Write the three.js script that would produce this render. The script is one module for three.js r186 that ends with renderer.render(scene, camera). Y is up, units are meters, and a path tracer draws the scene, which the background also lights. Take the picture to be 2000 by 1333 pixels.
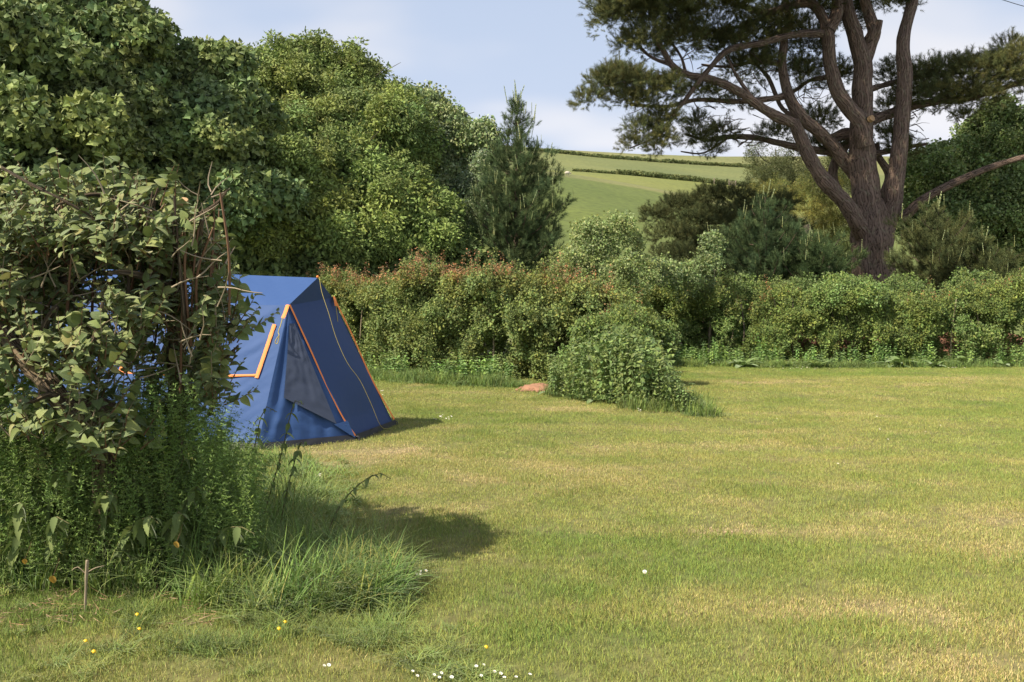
import * as THREE from 'three';
import { ImprovedNoise } from 'three/addons/math/ImprovedNoise.js';
import { mergeGeometries } from 'three/addons/utils/BufferGeometryUtils.js';

// ---------------------------------------------------------------- camera, sky, sun, exposure
const scene = new THREE.Scene();
const F = 1944, CX = 1000, CY = 666.5, EYE = 1.6, HORIZON = 580;
const PITCH = Math.atan((CY - HORIZON) / F);
const camera = new THREE.PerspectiveCamera(2 * Math.atan(CY / F) * 180 / Math.PI, 2000 / 1333, 0.1, 3000);
camera.position.set(0, EYE, 0);
camera.rotation.x = -PITCH;
scene.add(camera);

const renderer = new THREE.WebGLRenderer({ antialias: true });
renderer.toneMapping = THREE.LinearToneMapping;
renderer.toneMappingExposure = 1.5;
renderer.shadowMap.enabled = true;

const perlin = new ImprovedNoise();
const N3 = (x, y, z) => perlin.noise(x, y, z);
const fbm = (x, y, z, o = 4) => { let s = 0, a = 0.5; for (let i = 0; i < o; i++) { s += a * N3(x, y, z); x *= 2.03; y *= 2.03; z *= 2.03; x += 7.1; z += 3.7; a *= 0.5; } return s; };
const sm = (a, b, x) => { const t = Math.min(1, Math.max(0, (x - a) / (b - a))); return t * t * (3 - 2 * t); };

{ // a pale summer sky, thin high cloud over all of it
  const w = 1024, h = 512, data = new Float32Array(w * h * 4);
  for (let j = 0; j < h; j++) {
    const el = ((j + 0.5) / h - 0.5) * Math.PI, up = Math.sin(el);
    for (let i = 0; i < w; i++) {
      const az = ((i + 0.5) / w - 0.5) * 2 * Math.PI;
      const x = Math.cos(el) * Math.cos(az), z = Math.cos(el) * Math.sin(az);
      const u = Math.max(0, up);
      const k = Math.pow(u, 1.05);
      const px = x / (u + 0.22), pz = z / (u + 0.22);
      let c = fbm(px * 0.9 + 4, 2.3, pz * 1.5 + 1, 5) * 1.5 + 0.28 + 0.25 * fbm(px * 0.4, 9.1, pz * 0.4, 3);
      c = sm(-0.05, 0.5, c) * sm(0.0, 0.14, u) * 0.95;
      const r = 0.46 + (0.11 - 0.46) * k, g = 0.525 + (0.19 - 0.525) * k, b = 0.64 + (0.36 - 0.64) * k;
      const o = (j * w + i) * 4, cl = 0.66 - 0.3 * k;
      data[o] = r + (cl - r) * c; data[o + 1] = g + (cl - g) * c; data[o + 2] = b + (cl * 1.05 - b) * c; data[o + 3] = 1;
    }
  }
  const t = new THREE.DataTexture(data, w, h, THREE.RGBAFormat, THREE.FloatType);
  t.mapping = THREE.EquirectangularReflectionMapping; t.magFilter = t.minFilter = THREE.LinearFilter; t.needsUpdate = true;
  scene.background = t; scene.environment = t;
}
const SUN = new THREE.Vector3(-0.77, 1, 0.54).normalize();
const sun = new THREE.DirectionalLight(new THREE.Color(1, 0.9, 0.74), 5);
sun.position.copy(SUN).multiplyScalar(60); sun.castShadow = true; sun.shadow.radius = 1.2;
Object.assign(sun.shadow.camera, { left: -40, right: 40, top: 40, bottom: -40, far: 200 });
sun.shadow.mapSize.set(4096, 4096);
scene.add(sun, sun.target);

// ---------------------------------------------------------------- helpers
let seed = 1;
const srand = (s) => { seed = s | 0; };
const R = () => { seed = (seed + 0x6D2B79F5) | 0; let t = Math.imul(seed ^ (seed >>> 15), 1 | seed); t = (t + Math.imul(t ^ (t >>> 7), 61 | t)) ^ t; return ((t ^ (t >>> 14)) >>> 0) / 4294967296; };
const rr = (a, b) => a + (b - a) * R();
const rn = () => (R() + R() + R() + R() - 2) * 1.0;
const V = (x, y, z) => new THREE.Vector3(x, y, z);
const cp = Math.cos(PITCH), sp = Math.sin(PITCH);
// the point seen at a pixel of the photograph at a given distance ahead
function at(px, py, d) {
  const x = (px - CX) / F, y = -(py - CY) / F;
  const yy = y * cp - sp, zz = y * -sp - cp, k = d / -zz;
  return V(x * k, EYE + yy * k, -d);
}
function onGround(px, py, h = 0) {
  const x = (px - CX) / F, y = -(py - CY) / F, yy = y * cp - sp, zz = y * -sp - cp, k = (EYE - h) / -yy;
  return V(x * k, h, zz * k);
}
function pixelOf(p) {
  const y = p.y - EYE, z = p.z, yc = y * cp - z * sp, zc = z * cp + y * sp;
  return [CX + p.x / -zc * F, CY - yc / -zc * F, -zc];
}
const lerpPts = (pts, x) => { if (x <= pts[0][0]) return pts[0][1]; for (let i = 1; i < pts.length; i++) if (x <= pts[i][0]) { const [a, b] = pts[i - 1], [c, e] = pts[i]; return b + (e - b) * (x - a) / (c - a); } return pts[pts.length - 1][1]; };
const taken = {};
const numbered = (n) => { const k = taken[n] = (taken[n] ?? -1) + 1; return k ? `${n}_${String(k).padStart(3, '0')}` : n; };
function tag(o, label, category, group) { o.userData.label = label; o.userData.category = category; if (group) o.userData.group = group; return o; }
function thing(name, label, category, pos = V(0, 0, 0), group) {
  const g = new THREE.Group(); g.name = numbered(name); g.position.copy(pos); scene.add(g); return tag(g, label, category, group);
}
function shadows(o) { o.castShadow = o.receiveShadow = true; return o; }
function part(name, geo, mat, parent) { const m = shadows(new THREE.Mesh(geo, mat)); m.name = name; parent.add(m); return m; }
function structure(name, geo, mat) { const m = part(name, geo, mat, scene); m.userData.kind = 'structure'; return m; }
function copies(name, geo, mat, list, parent, extra) {
  if (!list.length) return null;
  const m = shadows(new THREE.InstancedMesh(geo, mat, list.length)); m.name = name;
  const c = new THREE.Color();
  list.forEach((it, i) => { m.setMatrixAt(i, it.m); m.setColorAt(i, c.setRGB(it.c[0], it.c[1], it.c[2])); });
  m.userData.kind = 'stuff'; if (extra) Object.assign(m.userData, extra);
  (parent || scene).add(m); return m;
}
const _q = new THREE.Quaternion(), _q2 = new THREE.Quaternion(), _m = new THREE.Matrix4(), YUP = V(0, 1, 0);
function place(pos, dir, spin, s, sy = s) {
  _q.setFromUnitVectors(YUP, dir); _q2.setFromAxisAngle(YUP, spin); _q.multiply(_q2);
  return new THREE.Matrix4().compose(pos, _q, V(s, sy, s));
}
const unit = () => { const z = rr(-1, 1), a = rr(0, 6.2832), r = Math.sqrt(1 - z * z); return V(r * Math.cos(a), z, r * Math.sin(a)); };

// merges small triangle lists with a colour each
class Acc {
  constructor() { this.p = []; this.c = []; this.n = []; this.u = []; }
  add(tri, m, col) {
    const v = V(0, 0, 0), nm = tri.n ? new THREE.Matrix3().getNormalMatrix(m) : null;
    for (let i = 0; i < tri.p.length; i += 3) {
      v.set(tri.p[i], tri.p[i + 1], tri.p[i + 2]).applyMatrix4(m); this.p.push(v.x, v.y, v.z); this.c.push(col[0], col[1], col[2]);
      if (nm) { v.set(tri.n[i], tri.n[i + 1], tri.n[i + 2]).applyMatrix3(nm).normalize(); this.n.push(v.x, v.y, v.z); }
    }
    if (tri.u) for (const k of tri.u) this.u.push(k);
  }
  geo() {
    const g = new THREE.BufferGeometry();
    g.setAttribute('position', new THREE.Float32BufferAttribute(this.p, 3));
    g.setAttribute('color', new THREE.Float32BufferAttribute(this.c, 3));
    if (this.n.length) g.setAttribute('normal', new THREE.Float32BufferAttribute(this.n, 3));
    if (this.u.length) g.setAttribute('uv', new THREE.Float32BufferAttribute(this.u, 2));
    return g;
  }
}
// a leaf from its base along +y, its face towards +z; prof(t) gives the half width
function leafTri(L, prof, seg, fold = 0.25, curl = 0.2, smooth = false) {
  const p = [], n = [], u = [];
  const pt = (i, s) => { const t = i / seg, w = (i === seg ? 0 : prof(t)) * s; return [w, L * t * (1 - 0.12 * curl * t), Math.abs(w) * fold - curl * L * t * t]; };
  const tri = (a, b, c, uvs) => {
    p.push(...a, ...b, ...c);
    if (smooth) { for (const q of [a, b, c]) { const t = q[1] / L, x = V(-Math.sign(q[0]) * fold, 2 * curl * t, 1).normalize(); n.push(x.x, x.y, x.z); } for (const [q, s] of [[a, uvs[0]], [b, uvs[1]], [c, uvs[2]]]) u.push(0.5 + s * 0.5, Math.min(1, q[1] / L)); }
  };
  for (const s of [1, -1]) for (let i = 0; i < seg; i++) {
    const a = pt(i, 0), b = pt(i, s), c = pt(i + 1, s), d = pt(i + 1, 0);
    if (i > 0) s > 0 ? tri(a, b, c, [0, s, s]) : tri(a, c, b, [0, s, s]);
    if (i < seg - 1 || i === 0 || true) { if (i < seg - 1) { s > 0 ? tri(a, c, d, [0, s, 0]) : tri(a, d, c, [0, 0, s]); } else if (i === 0) s > 0 ? tri(a, c, d, [0, s, 0]) : tri(a, d, c, [0, 0, s]); }
  }
  return smooth ? { p, n, u } : { p };
}
const jit = (c, a) => { const k = 1 + rr(-a, a), h = rr(-a, a) * 0.4; return [c[0] * k * (1 + h), c[1] * k, c[2] * k * (1 - h)]; };
// a twig end with leaves standing off it
function spray({ n, R: rad, L, prof, seg = 2, fold = 0.25, curl = 0.25, droop = 0.5, vary = 0.2, cols = [[1, 1, 1]] }) {
  const acc = new Acc(), variants = [0, 1, 2].map((k) => leafTri(L, prof, seg, fold * (0.6 + 0.4 * k), curl * (0.3 + 0.7 * k)));
  for (let i = 0; i < n; i++) {
    const t = Math.sqrt(R()), a = i * 2.4 + rr(-0.5, 0.5), out = rad * rr(0.15, 0.6);
    const pos = V(Math.cos(a) * out * 0.7, rad * (t - 0.35), Math.sin(a) * out * 0.7);
    const dir = V(Math.cos(a), rr(-droop, 0.7 - droop * 0.5), Math.sin(a)).normalize();
    acc.add(variants[i % 3], place(pos, dir, rr(0, 6.28), rr(0.7, 1.2)), jit(cols[Math.floor(R() * cols.length)], vary));
  }
  return acc.geo();
}
// a shoot with needles all round it
function needles({ n, len, L, w, forward = 0.6, vary = 0.25, core = [0.6, 0.4, 0.25] }) {
  const acc = new Acc(), tri = { p: [-w, 0, 0, w, 0, 0, 0, L, 0] };
  for (let i = 0; i < n; i++) {
    const t = R(), a = rr(0, 6.28), f = forward + rr(-0.35, 0.5) + t * 0.5;
    const dir = V(Math.cos(a), f, Math.sin(a)).normalize();
    acc.add(tri, place(V(0, len * t, 0), dir, rr(0, 6.28), rr(0.75, 1.15)), jit([1, 1, 1], vary));
  }
  const st = { p: [-0.008, 0, 0, 0.008, 0, 0, 0, len, 0, 0, 0, -0.008, 0, 0, 0.008, 0, len, 0] };
  acc.add(st, new THREE.Matrix4(), core);
  return acc.geo();
}
// a tapering limb through points, uv in metres
function limb(pts, radii, { sides = 9, step = 0.12, gnarl = 0.08, freq = 2.2, capTop = true, flat = 1 } = {}) {
  const curve = new THREE.CatmullRomCurve3(pts, false, 'centripetal'), len = curve.getLength(), n = Math.max(3, Math.ceil(len / step));
  const pos = [], uv = [], idx = []; let T = curve.getTangentAt(0), U = Math.abs(T.y) < 0.9 ? V(0, 1, 0).cross(T).normalize() : V(1, 0, 0).cross(T).normalize();
  const m = pts.length - 1;
  for (let i = 0; i <= n; i++) {
    const s = i / n, c = curve.getPointAt(s); T = curve.getTangentAt(s);
    U.addScaledVector(T, -U.dot(T)).normalize(); const B = T.clone().cross(U);
    const tt = curve.getUtoTmapping(s) * m, k = Math.min(m - 1, Math.floor(tt)), r0 = radii[k] + (radii[k + 1] - radii[k]) * (tt - k);
    for (let j = 0; j <= sides; j++) {
      const a = j / sides * Math.PI * 2, ca = Math.cos(a), sa = Math.sin(a);
      const q = c.clone().addScaledVector(U, ca * r0).addScaledVector(B, sa * r0);
      const r = r0 * (1 + gnarl * (1.4 * N3(q.x * freq, q.y * freq * 0.6, q.z * freq) + 0.8 * N3(q.x * freq * 3, q.y * freq, q.z * freq * 3)));
      pos.push(c.x + (U.x * ca + B.x * sa) * r, c.y + (U.y * ca + B.y * sa) * r, c.z + (U.z * ca + B.z * sa) * r);
      uv.push(j / sides * Math.max(0.05, Math.round(radii[0] * 6.28 / 0.5) * 0.5 || 0.5), s * len);
    }
  }
  const w = sides + 1;
  for (let i = 0; i < n; i++) for (let j = 0; j < sides; j++) { const a = i * w + j; idx.push(a, a + 1, a + w, a + 1, a + w + 1, a + w); }
  if (capTop) { const c = curve.getPoint(1), k = pos.length / 3; pos.push(c.x, c.y, c.z); uv.push(0, len); for (let j = 0; j < sides; j++) idx.push(n * w + j, n * w + j + 1, k); }
  const g = new THREE.BufferGeometry();
  g.setAttribute('position', new THREE.Float32BufferAttribute(pos, 3)); g.setAttribute('uv', new THREE.Float32BufferAttribute(uv, 2)); g.setIndex(idx); g.computeVertexNormals();
  return g;
}
const plump = (g) => mergeGeometries(g);

// ---------------------------------------------------------------- materials
function texture(w, h, fn, srgb = false) {
  const d = new Uint8Array(w * h * 4);
  for (let j = 0; j < h; j++) for (let i = 0; i < w; i++) { const c = fn(i / w, j / h, i, j), o = (j * w + i) * 4; for (let k = 0; k < 3; k++) { let v = c.length ? c[k] : c; v = Math.min(1, Math.max(0, v)); if (srgb) v = v <= 0.0031308 ? v * 12.92 : 1.055 * Math.pow(v, 1 / 2.4) - 0.055; d[o + k] = v * 255; } d[o + 3] = 255; }
  const t = new THREE.DataTexture(d, w, h); t.wrapS = t.wrapT = THREE.RepeatWrapping; t.magFilter = THREE.LinearFilter; t.minFilter = THREE.LinearMipmapLinearFilter; t.generateMipmaps = true;
  if (srgb) t.colorSpace = THREE.SRGBColorSpace; t.needsUpdate = true; return t;
}
const ring = (u, f) => [Math.cos(u * 6.2832) * f, Math.sin(u * 6.2832) * f];
function barkMat(base, light, dark, rep = 1) {
  const height = (u, v) => { const [a, b] = ring(u, 1.1), [c, e] = ring(v, 0.8); const w = fbm(a + c * 0.6, b + e * 0.6, 3.1 + c, 3) * 1.2; const ridges = Math.abs(N3(a * 2.1 + w * 0.7, b * 2.1 + w * 0.7, c * 0.8 + 5)) + 0.35 * Math.abs(N3(a * 5, b * 5, c * 2 + e)); const fine = fbm(a * 9, b * 9, c * 4 + e * 3, 3); return Math.min(1, Math.max(0, ridges * 1.9 + fine * 0.4 - 0.02)); };
  const col = (u, v) => { const h = height(u, v), [a, b] = ring(u, 0.8), [c, e] = ring(v, 0.8); const l = sm(0.05, 0.4, fbm(a + 3, b + c, e, 4) + 0.12 * N3(a * 14, b * 14, c * 14)); return [0, 1, 2].map((k) => { const x = dark[k] + (base[k] - dark[k]) * sm(0.05, 0.4, h); return x + (light[k] - x) * l * 0.6; }); };
  const m = new THREE.MeshStandardMaterial({ roughness: 0.95, map: texture(256, 256, col, true), bumpMap: texture(256, 256, height), bumpScale: 0.05 });
  for (const t of [m.map, m.bumpMap]) t.repeat.set(rep, rep);
  return m;
}
const leafMat = (r, g, b, through = 0.32, coat = 0) => { const m = new THREE.MeshPhysicalMaterial({ roughness: 0.92, transmission: through, thickness: 0, vertexColors: true, side: THREE.DoubleSide, clearcoat: coat, clearcoatRoughness: 0.45 }); m.color.setRGB(r, g, b); return m; };
const solid = (r, g, b, rough = 0.8) => { const m = new THREE.MeshStandardMaterial({ roughness: rough, side: THREE.DoubleSide }); m.color.setRGB(r, g, b); return m; };
const M = {
  pineBark: barkMat([0.225, 0.155, 0.115], [0.29, 0.265, 0.165], [0.05, 0.03, 0.022]),
  greyBark: barkMat([0.16, 0.13, 0.09], [0.27, 0.27, 0.19], [0.06, 0.045, 0.03]),
  bushBark: barkMat([0.2, 0.145, 0.09], [0.32, 0.27, 0.17], [0.07, 0.045, 0.03], 2),
  stemPale: barkMat([0.3, 0.25, 0.18], [0.38, 0.35, 0.26], [0.16, 0.12, 0.08]),
  twig: solid(0.16, 0.085, 0.045, 0.8), paleTwig: solid(0.3, 0.24, 0.16, 0.8),
  cutWood: solid(0.42, 0.27, 0.14, 0.8),
  sycamore: leafMat(0.185, 0.24, 0.066, 0.25), ash: leafMat(0.22, 0.28, 0.068, 0.25), poplar: leafMat(0.28, 0.335, 0.16, 0.25), darkLeaf: leafMat(0.05, 0.085, 0.02),
  silver: leafMat(0.27, 0.33, 0.2), lime: leafMat(0.33, 0.38, 0.15), oakish: leafMat(0.23, 0.295, 0.095, 0.25),
  hawthorn: leafMat(0.2, 0.245, 0.063, 0.22), tips: leafMat(0.44, 0.26, 0.12), far: leafMat(0.17, 0.2, 0.075, 0),
  needle: leafMat(0.125, 0.135, 0.042, 0), blueNeedle: leafMat(0.088, 0.132, 0.046, 0), oliveNeedle: leafMat(0.1, 0.118, 0.038, 0), gold: leafMat(0.21, 0.215, 0.045, 0.2), candle: leafMat(0.42, 0.47, 0.23, 0),
  grass: leafMat(0.195, 0.262, 0.062, 0.3), lawn: leafMat(1, 1, 1, 0), nettle: leafMat(0.11, 0.16, 0.05, 0.3), dock: leafMat(0.16, 0.25, 0.06, 0.3, 0.15),
};

// ---------------------------------------------------------------- lawn and far ground
// straw patches of the photograph, on the ground: [px, py, half length, half depth in m, strength]
const STRAW = [[1480, 747, 1.0, 0.5, 0.9], [1800, 738, 2.2, 0.45, 0.6], [1700, 755, 2.5, 0.5, 0.3], [1400, 1037, 0.75, 0.1, 0.9], [720, 885, 0.7, 0.4, 0.75], [640, 905, 0.9, 0.25, 0.6], [1250, 1190, 0.35, 0.15, 0.4], [1620, 1195, 0.6, 0.14, 0.55], [1780, 1300, 0.6, 0.2, 0.5], [1900, 1230, 0.5, 0.3, 0.3], [1560, 1180, 0.7, 0.2, 0.35], [1950, 1000, 0.8, 0.5, 0.35], [1150, 800, 1, 0.3, 0.35], [1030, 835, 1.3, 0.35, 0.3], [60, 1250, 0.5, 0.25, 0.5], [230, 1240, 0.45, 0.2, 0.4], [1310, 880, 1.4, 0.5, 0.25], [1050, 950, 0.8, 0.3, 0.3], [820, 1000, .4, .2, .3]]
  .map(([x, y, a, b, s]) => { const g = onGround(x, y); return [g.x, g.z, a, b, s]; });
function dryness(x, z) {
  let d = 0.28 + 0.42 * fbm(x * 0.32 + 3, 1.7, z * 0.5, 4) + 0.5 * fbm(x * 1.5, 5.2, z * 2.1, 3) + 0.25 * N3(x * 6, 2, z * 7);
  d += 0.05 * sm(-1, 3, x);
  const s = V(0, 0, 0); let k = 0;
  for (const [cx, cz, a, b, st] of STRAW) { const e = ((x - cx) / a) ** 2 + ((z - cz) / b) ** 2; if (e < 6) k = Math.max(k, st * Math.exp(-e * 0.9) * (0.75 + 0.9 * fbm(x * 3, 8.2, z * 5, 3))); }
  d += k * 0.85;
  const verge = Math.max(sm(17.5, 20, -z) * 0.16, sm(1.0, 2.2, -x) * sm(9.5, 5, -z) * 0.28);   // greener by the hedges and round the bush
  return Math.min(1, Math.max(0, d - verge));
}
const mix3 = (a, b, t) => [a[0] + (b[0] - a[0]) * t, a[1] + (b[1] - a[1]) * t, a[2] + (b[2] - a[2]) * t];
const GREEN = [0.2, 0.275, 0.058], OLIVE = [0.36, 0.35, 0.105], STRAWC = [0.55, 0.44, 0.23];
const lawnColor = (x, z) => { const d = dryness(x, z); return d < 0.45 ? mix3(GREEN, OLIVE, d / 0.45) : mix3(OLIVE, STRAWC, (d - 0.45) / 0.55); };
const groundY = (x, z) => 0.03 * N3(x * 0.45, 3.3, z * 0.45) + 0.012 * N3(x * 1.7, 7.7, z * 1.7);
{
  const g = new THREE.PlaneGeometry(56, 44, 280, 220).rotateX(-Math.PI / 2).translate(2, 0, -16);
  const p = g.attributes.position; for (let i = 0; i < p.count; i++) p.setY(i, groundY(p.getX(i), p.getZ(i)) - 0.004);
  g.computeVertexNormals();
  const S = 1400, W0 = -26, D0 = -38;
  const map = texture(S, Math.round(S * 44 / 56), (u, v) => { const x = W0 + u * 56, z = 6 - v * 44; const c = lawnColor(x, z), k = 0.5 + 0.35 * N3(x * 14, 1, z * 14) + 0.2 * N3(x * 37, 4, z * 37); return mix3([c[0] * k, c[1] * k, c[2] * k], [0.14, 0.1, 0.05], 0.25); }, true);
  map.wrapS = map.wrapT = THREE.ClampToEdgeWrapping;
  const mat = new THREE.MeshStandardMaterial({ roughness: 1, map });
  structure('lawn', g, mat);
}
// hillside: where its field edges show in the photograph, at the distances of real fields
const SKYLINE = [[-2500, 300], [0, 255], [500, 264], [960, 282], [1050, 290], [1250, 301], [1400, 306], [1700, 305], [2000, 310], [4500, 340]];
const HEDGE1 = [[-2500, 320], [0, 264], [960, 289], [1060, 297], [1200, 310], [1300, 318], [1440, 327], [1800, 346], [4500, 420]];
const HEDGE2 = [[-2500, 360], [0, 318], [960, 328], [1130, 335], [1250, 345], [1350, 354], [1440, 363], [1800, 392], [4500, 460]];
const FOLD = [[-2500, 362], [0, 321], [960, 330], [1080, 336], [1150, 345], [1250, 363], [1330, 380], [1400, 395], [1600, 432], [1800, 455], [4500, 520]];
const HD = { base: 45, fold: 230, h2: 300, h1: 400, sky: 440 };
function hillPixelY(px, d) {
  const yb = 640, yf = lerpPts(FOLD, px), y2 = lerpPts(HEDGE2, px), y1 = lerpPts(HEDGE1, px), ys = lerpPts(SKYLINE, px);
  const L = (a, b, t) => a + (b - a) * t;
  if (d < HD.fold) { const t = (d - HD.base) / (HD.fold - HD.base); return L(yb, yf, 1 - Math.pow(1 - t, 1.5)); }
  if (d < HD.h2) return L(yf, y2, (d - HD.fold) / (HD.h2 - HD.fold));
  if (d < HD.h1) return L(y2, y1, (d - HD.h2) / (HD.h1 - HD.h2));
  return L(y1, ys, sm(0, 1, (d - HD.h1) / (HD.sky - HD.h1)) );
}
const hillAt = (px, d) => { const p = at(px, hillPixelY(px, d), d); p.y += 0.35 * N3(p.x * 0.04, 1, p.z * 0.05) * sm(60, 120, d) * (d < HD.sky - 5 ? 1 : 0); return p; };
{
  const ds = []; for (let i = 0; i <= 60; i++) ds.push(HD.base + (HD.fold - HD.base) * i / 60); for (let i = 1; i <= 30; i++) ds.push(HD.fold + (HD.h2 - HD.fold) * i / 30); for (let i = 1; i <= 30; i++) ds.push(HD.h2 + (HD.h1 - HD.h2) * i / 30); for (let i = 1; i <= 16; i++) ds.push(HD.h1 + (HD.sky - HD.h1) * i / 16);
  const nx = 260, pos = [], col = [], uv = [], idx = [];
  const rows = [-1, ...ds, 470, 700];
  rows.forEach((d, j) => {
    for (let i = 0; i <= nx; i++) {
      const px = -2000 + 6000 * i / nx; let p;
      if (j === 0) { p = at(px, 640, 27); p.y = -0.06; } else if (d <= HD.sky) { p = hillAt(px, d); if (j === 1) p.y = Math.min(p.y, -0.1); } else { p = hillAt(px, HD.sky); p.multiplyScalar(d / HD.sky); p.y = hillAt(px, HD.sky).y - (d - HD.sky) * 0.06; }
      pos.push(p.x, p.y, p.z); uv.push(p.x / 22, p.z / 22);
      const mow = fbm(p.x * 0.03, 2, p.z * 0.02, 4), dd = Math.max(d, 0);
      let c = dd < HD.fold ? [0.125, 0.165, 0.03] : dd < HD.h2 ? [0.215, 0.235, 0.052] : dd < HD.h1 ? [0.175, 0.2, 0.062] : [0.21, 0.22, 0.085];
      if (dd > HD.fold - 14 && dd < HD.fold + 6) c = [0.2, 0.21, 0.07];
      const k = 1 + 0.35 * mow; col.push(c[0] * k * (1 + 0.15 * mow), c[1] * k, c[2] * k);
    }
  });
  for (let j = 0; j < rows.length - 1; j++) for (let i = 0; i < nx; i++) { const a = j * (nx + 1) + i; idx.push(a, a + 1, a + nx + 1, a + 1, a + nx + 2, a + nx + 1); }
  const g = new THREE.BufferGeometry(); g.setAttribute('position', new THREE.Float32BufferAttribute(pos, 3)); g.setAttribute('color', new THREE.Float32BufferAttribute(col, 3)); g.setAttribute('uv', new THREE.Float32BufferAttribute(uv, 2)); g.setIndex(idx); g.computeVertexNormals();
  const tex = texture(256, 256, (u, v) => { const [a, b] = ring(u, 1.6), [c, e] = ring(v, 2.6); const k = 0.78 + 0.6 * fbm(a * 2 + c * 2, b * 2, e * 2.4, 5) + 0.25 * N3(c * 9, e * 9, a * 2); return [k, k, k * 0.95]; }, true);
  structure('hillside', g, new THREE.MeshStandardMaterial({ roughness: 1, vertexColors: true, map: tex }));
}

// mown grass: small patches of blades, tinted by where they stand
const GRASS_TRI = leafTri(1, (t) => 0.5 * (1 - t * 0.75), 2, 0.1, 0.25);
function turf(n, size, h, w, straw) {
  const acc = new Acc();
  for (let i = 0; i < n; i++) {
    const x = rr(-size, size), z = rr(-size, size), hh = h * rr(0.45, 1.25), lean = V(rn() * 0.55, 1, rn() * 0.55).normalize();
    const m = place(V(x, -0.006, z), lean, rr(0, 6.28), 1).multiply(new THREE.Matrix4().makeScale(w * rr(0.7, 1.4), hh, hh * 0.8));
    acc.add(GRASS_TRI, m, R() < straw ? [1.4, 1.22, 1.6] : jit([0.95, 1, 0.9], 0.34));
  }
  return acc.geo();
}
{
  srand(11);
  const near = [0.03, 0.13, 0.3].map((s, k) => turf(330, 0.19, 0.036, 0.0046, s)), nearDry = turf(240, 0.19, 0.024, 0.005, 0.5), tall = turf(90, 0.16, 0.066, 0.0052, 0.05);
  const lists = [[], [], [], [], []];
  for (let d = 3.2; d < 25.5;) {
    const s = d < 6.5 ? 0.17 : d < 10 ? 0.21 : d < 15 ? 0.26 : 0.33;
    for (let x = -0.56 * d - 1; x < 0.56 * d + 1.2; x += s) {
      const X = x + rr(-0.1, 0.1), Z = -d + rr(-0.1, 0.1), dr = dryness(X, Z), c = lawnColor(X, Z), pos = V(X, groundY(X, Z), Z);
      const m = place(pos, YUP, rr(0, 6.28), Math.max(0.9, s / 0.21 * 0.95), rr(0.8, 1.15) * (1.05 - dr * 0.4));
      const k = dr > 0.72 ? 3 : dr > 0.5 ? 2 : dr > 0.3 ? 1 : 0;
      lists[k].push({ m, c: jit(c, 0.1) });
      if (N3(X * 1.1 + 9, 4, Z * 1.4) + rr(-0.2, 0.2) > 0.26 && dr < 0.6) lists[4].push({ m: place(pos, YUP, rr(0, 6.28), 1, rr(0.7, 1.2)), c: jit(mix3(c, GREEN, 0.45), 0.15) });
    }
    d += s;
  }
  const g = new THREE.Group(); g.name = 'mown_grass'; g.userData = { kind: 'stuff', label: 'short mown lawn grass with dry straw patches', category: 'grass' }; scene.add(g);
  [near[0], near[1], near[2], nearDry, tall].forEach((geo, k) => copies('grass_blades', geo, M.lawn, lists[k], g));
}

// ---------------------------------------------------------------- foliage crowns
// a ball of sprays, joined: crowns are built of these
function puffOf(sprays, { r, n, up = 0.45, flat = 0.75, size = [0.8, 1.25], variants = 4, jitter = 0.16 }) {
  return Array.from({ length: variants }, () => {
    const P = [], C = [], v = V(0, 0, 0);
    for (let i = 0; i < n; i++) {
      const w = unit(), q = Math.pow(R(), 0.42), g = sprays[Math.floor(R() * sprays.length)], k = jit([1, 1, 1], jitter);
      const m = place(V(w.x * r * q, w.y * r * q * flat + 0.12 * r, w.z * r * q), w.clone().multiplyScalar(0.8).add(V(rn() * 0.4, up + rn() * 0.3, rn() * 0.4)).normalize(), rr(0, 6.28), rr(size[0], size[1]));
      const p = g.attributes.position, c = g.attributes.color;
      for (let a = 0; a < p.count; a++) { v.fromBufferAttribute(p, a).applyMatrix4(m); P.push(v.x, v.y, v.z); C.push(c.getX(a) * k[0], c.getY(a) * k[1], c.getZ(a) * k[2]); }
    }
    const g = new THREE.BufferGeometry(); g.setAttribute('position', new THREE.Float32BufferAttribute(P, 3)); g.setAttribute('color', new THREE.Float32BufferAttribute(C, 3)); return g;
  });
}
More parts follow.
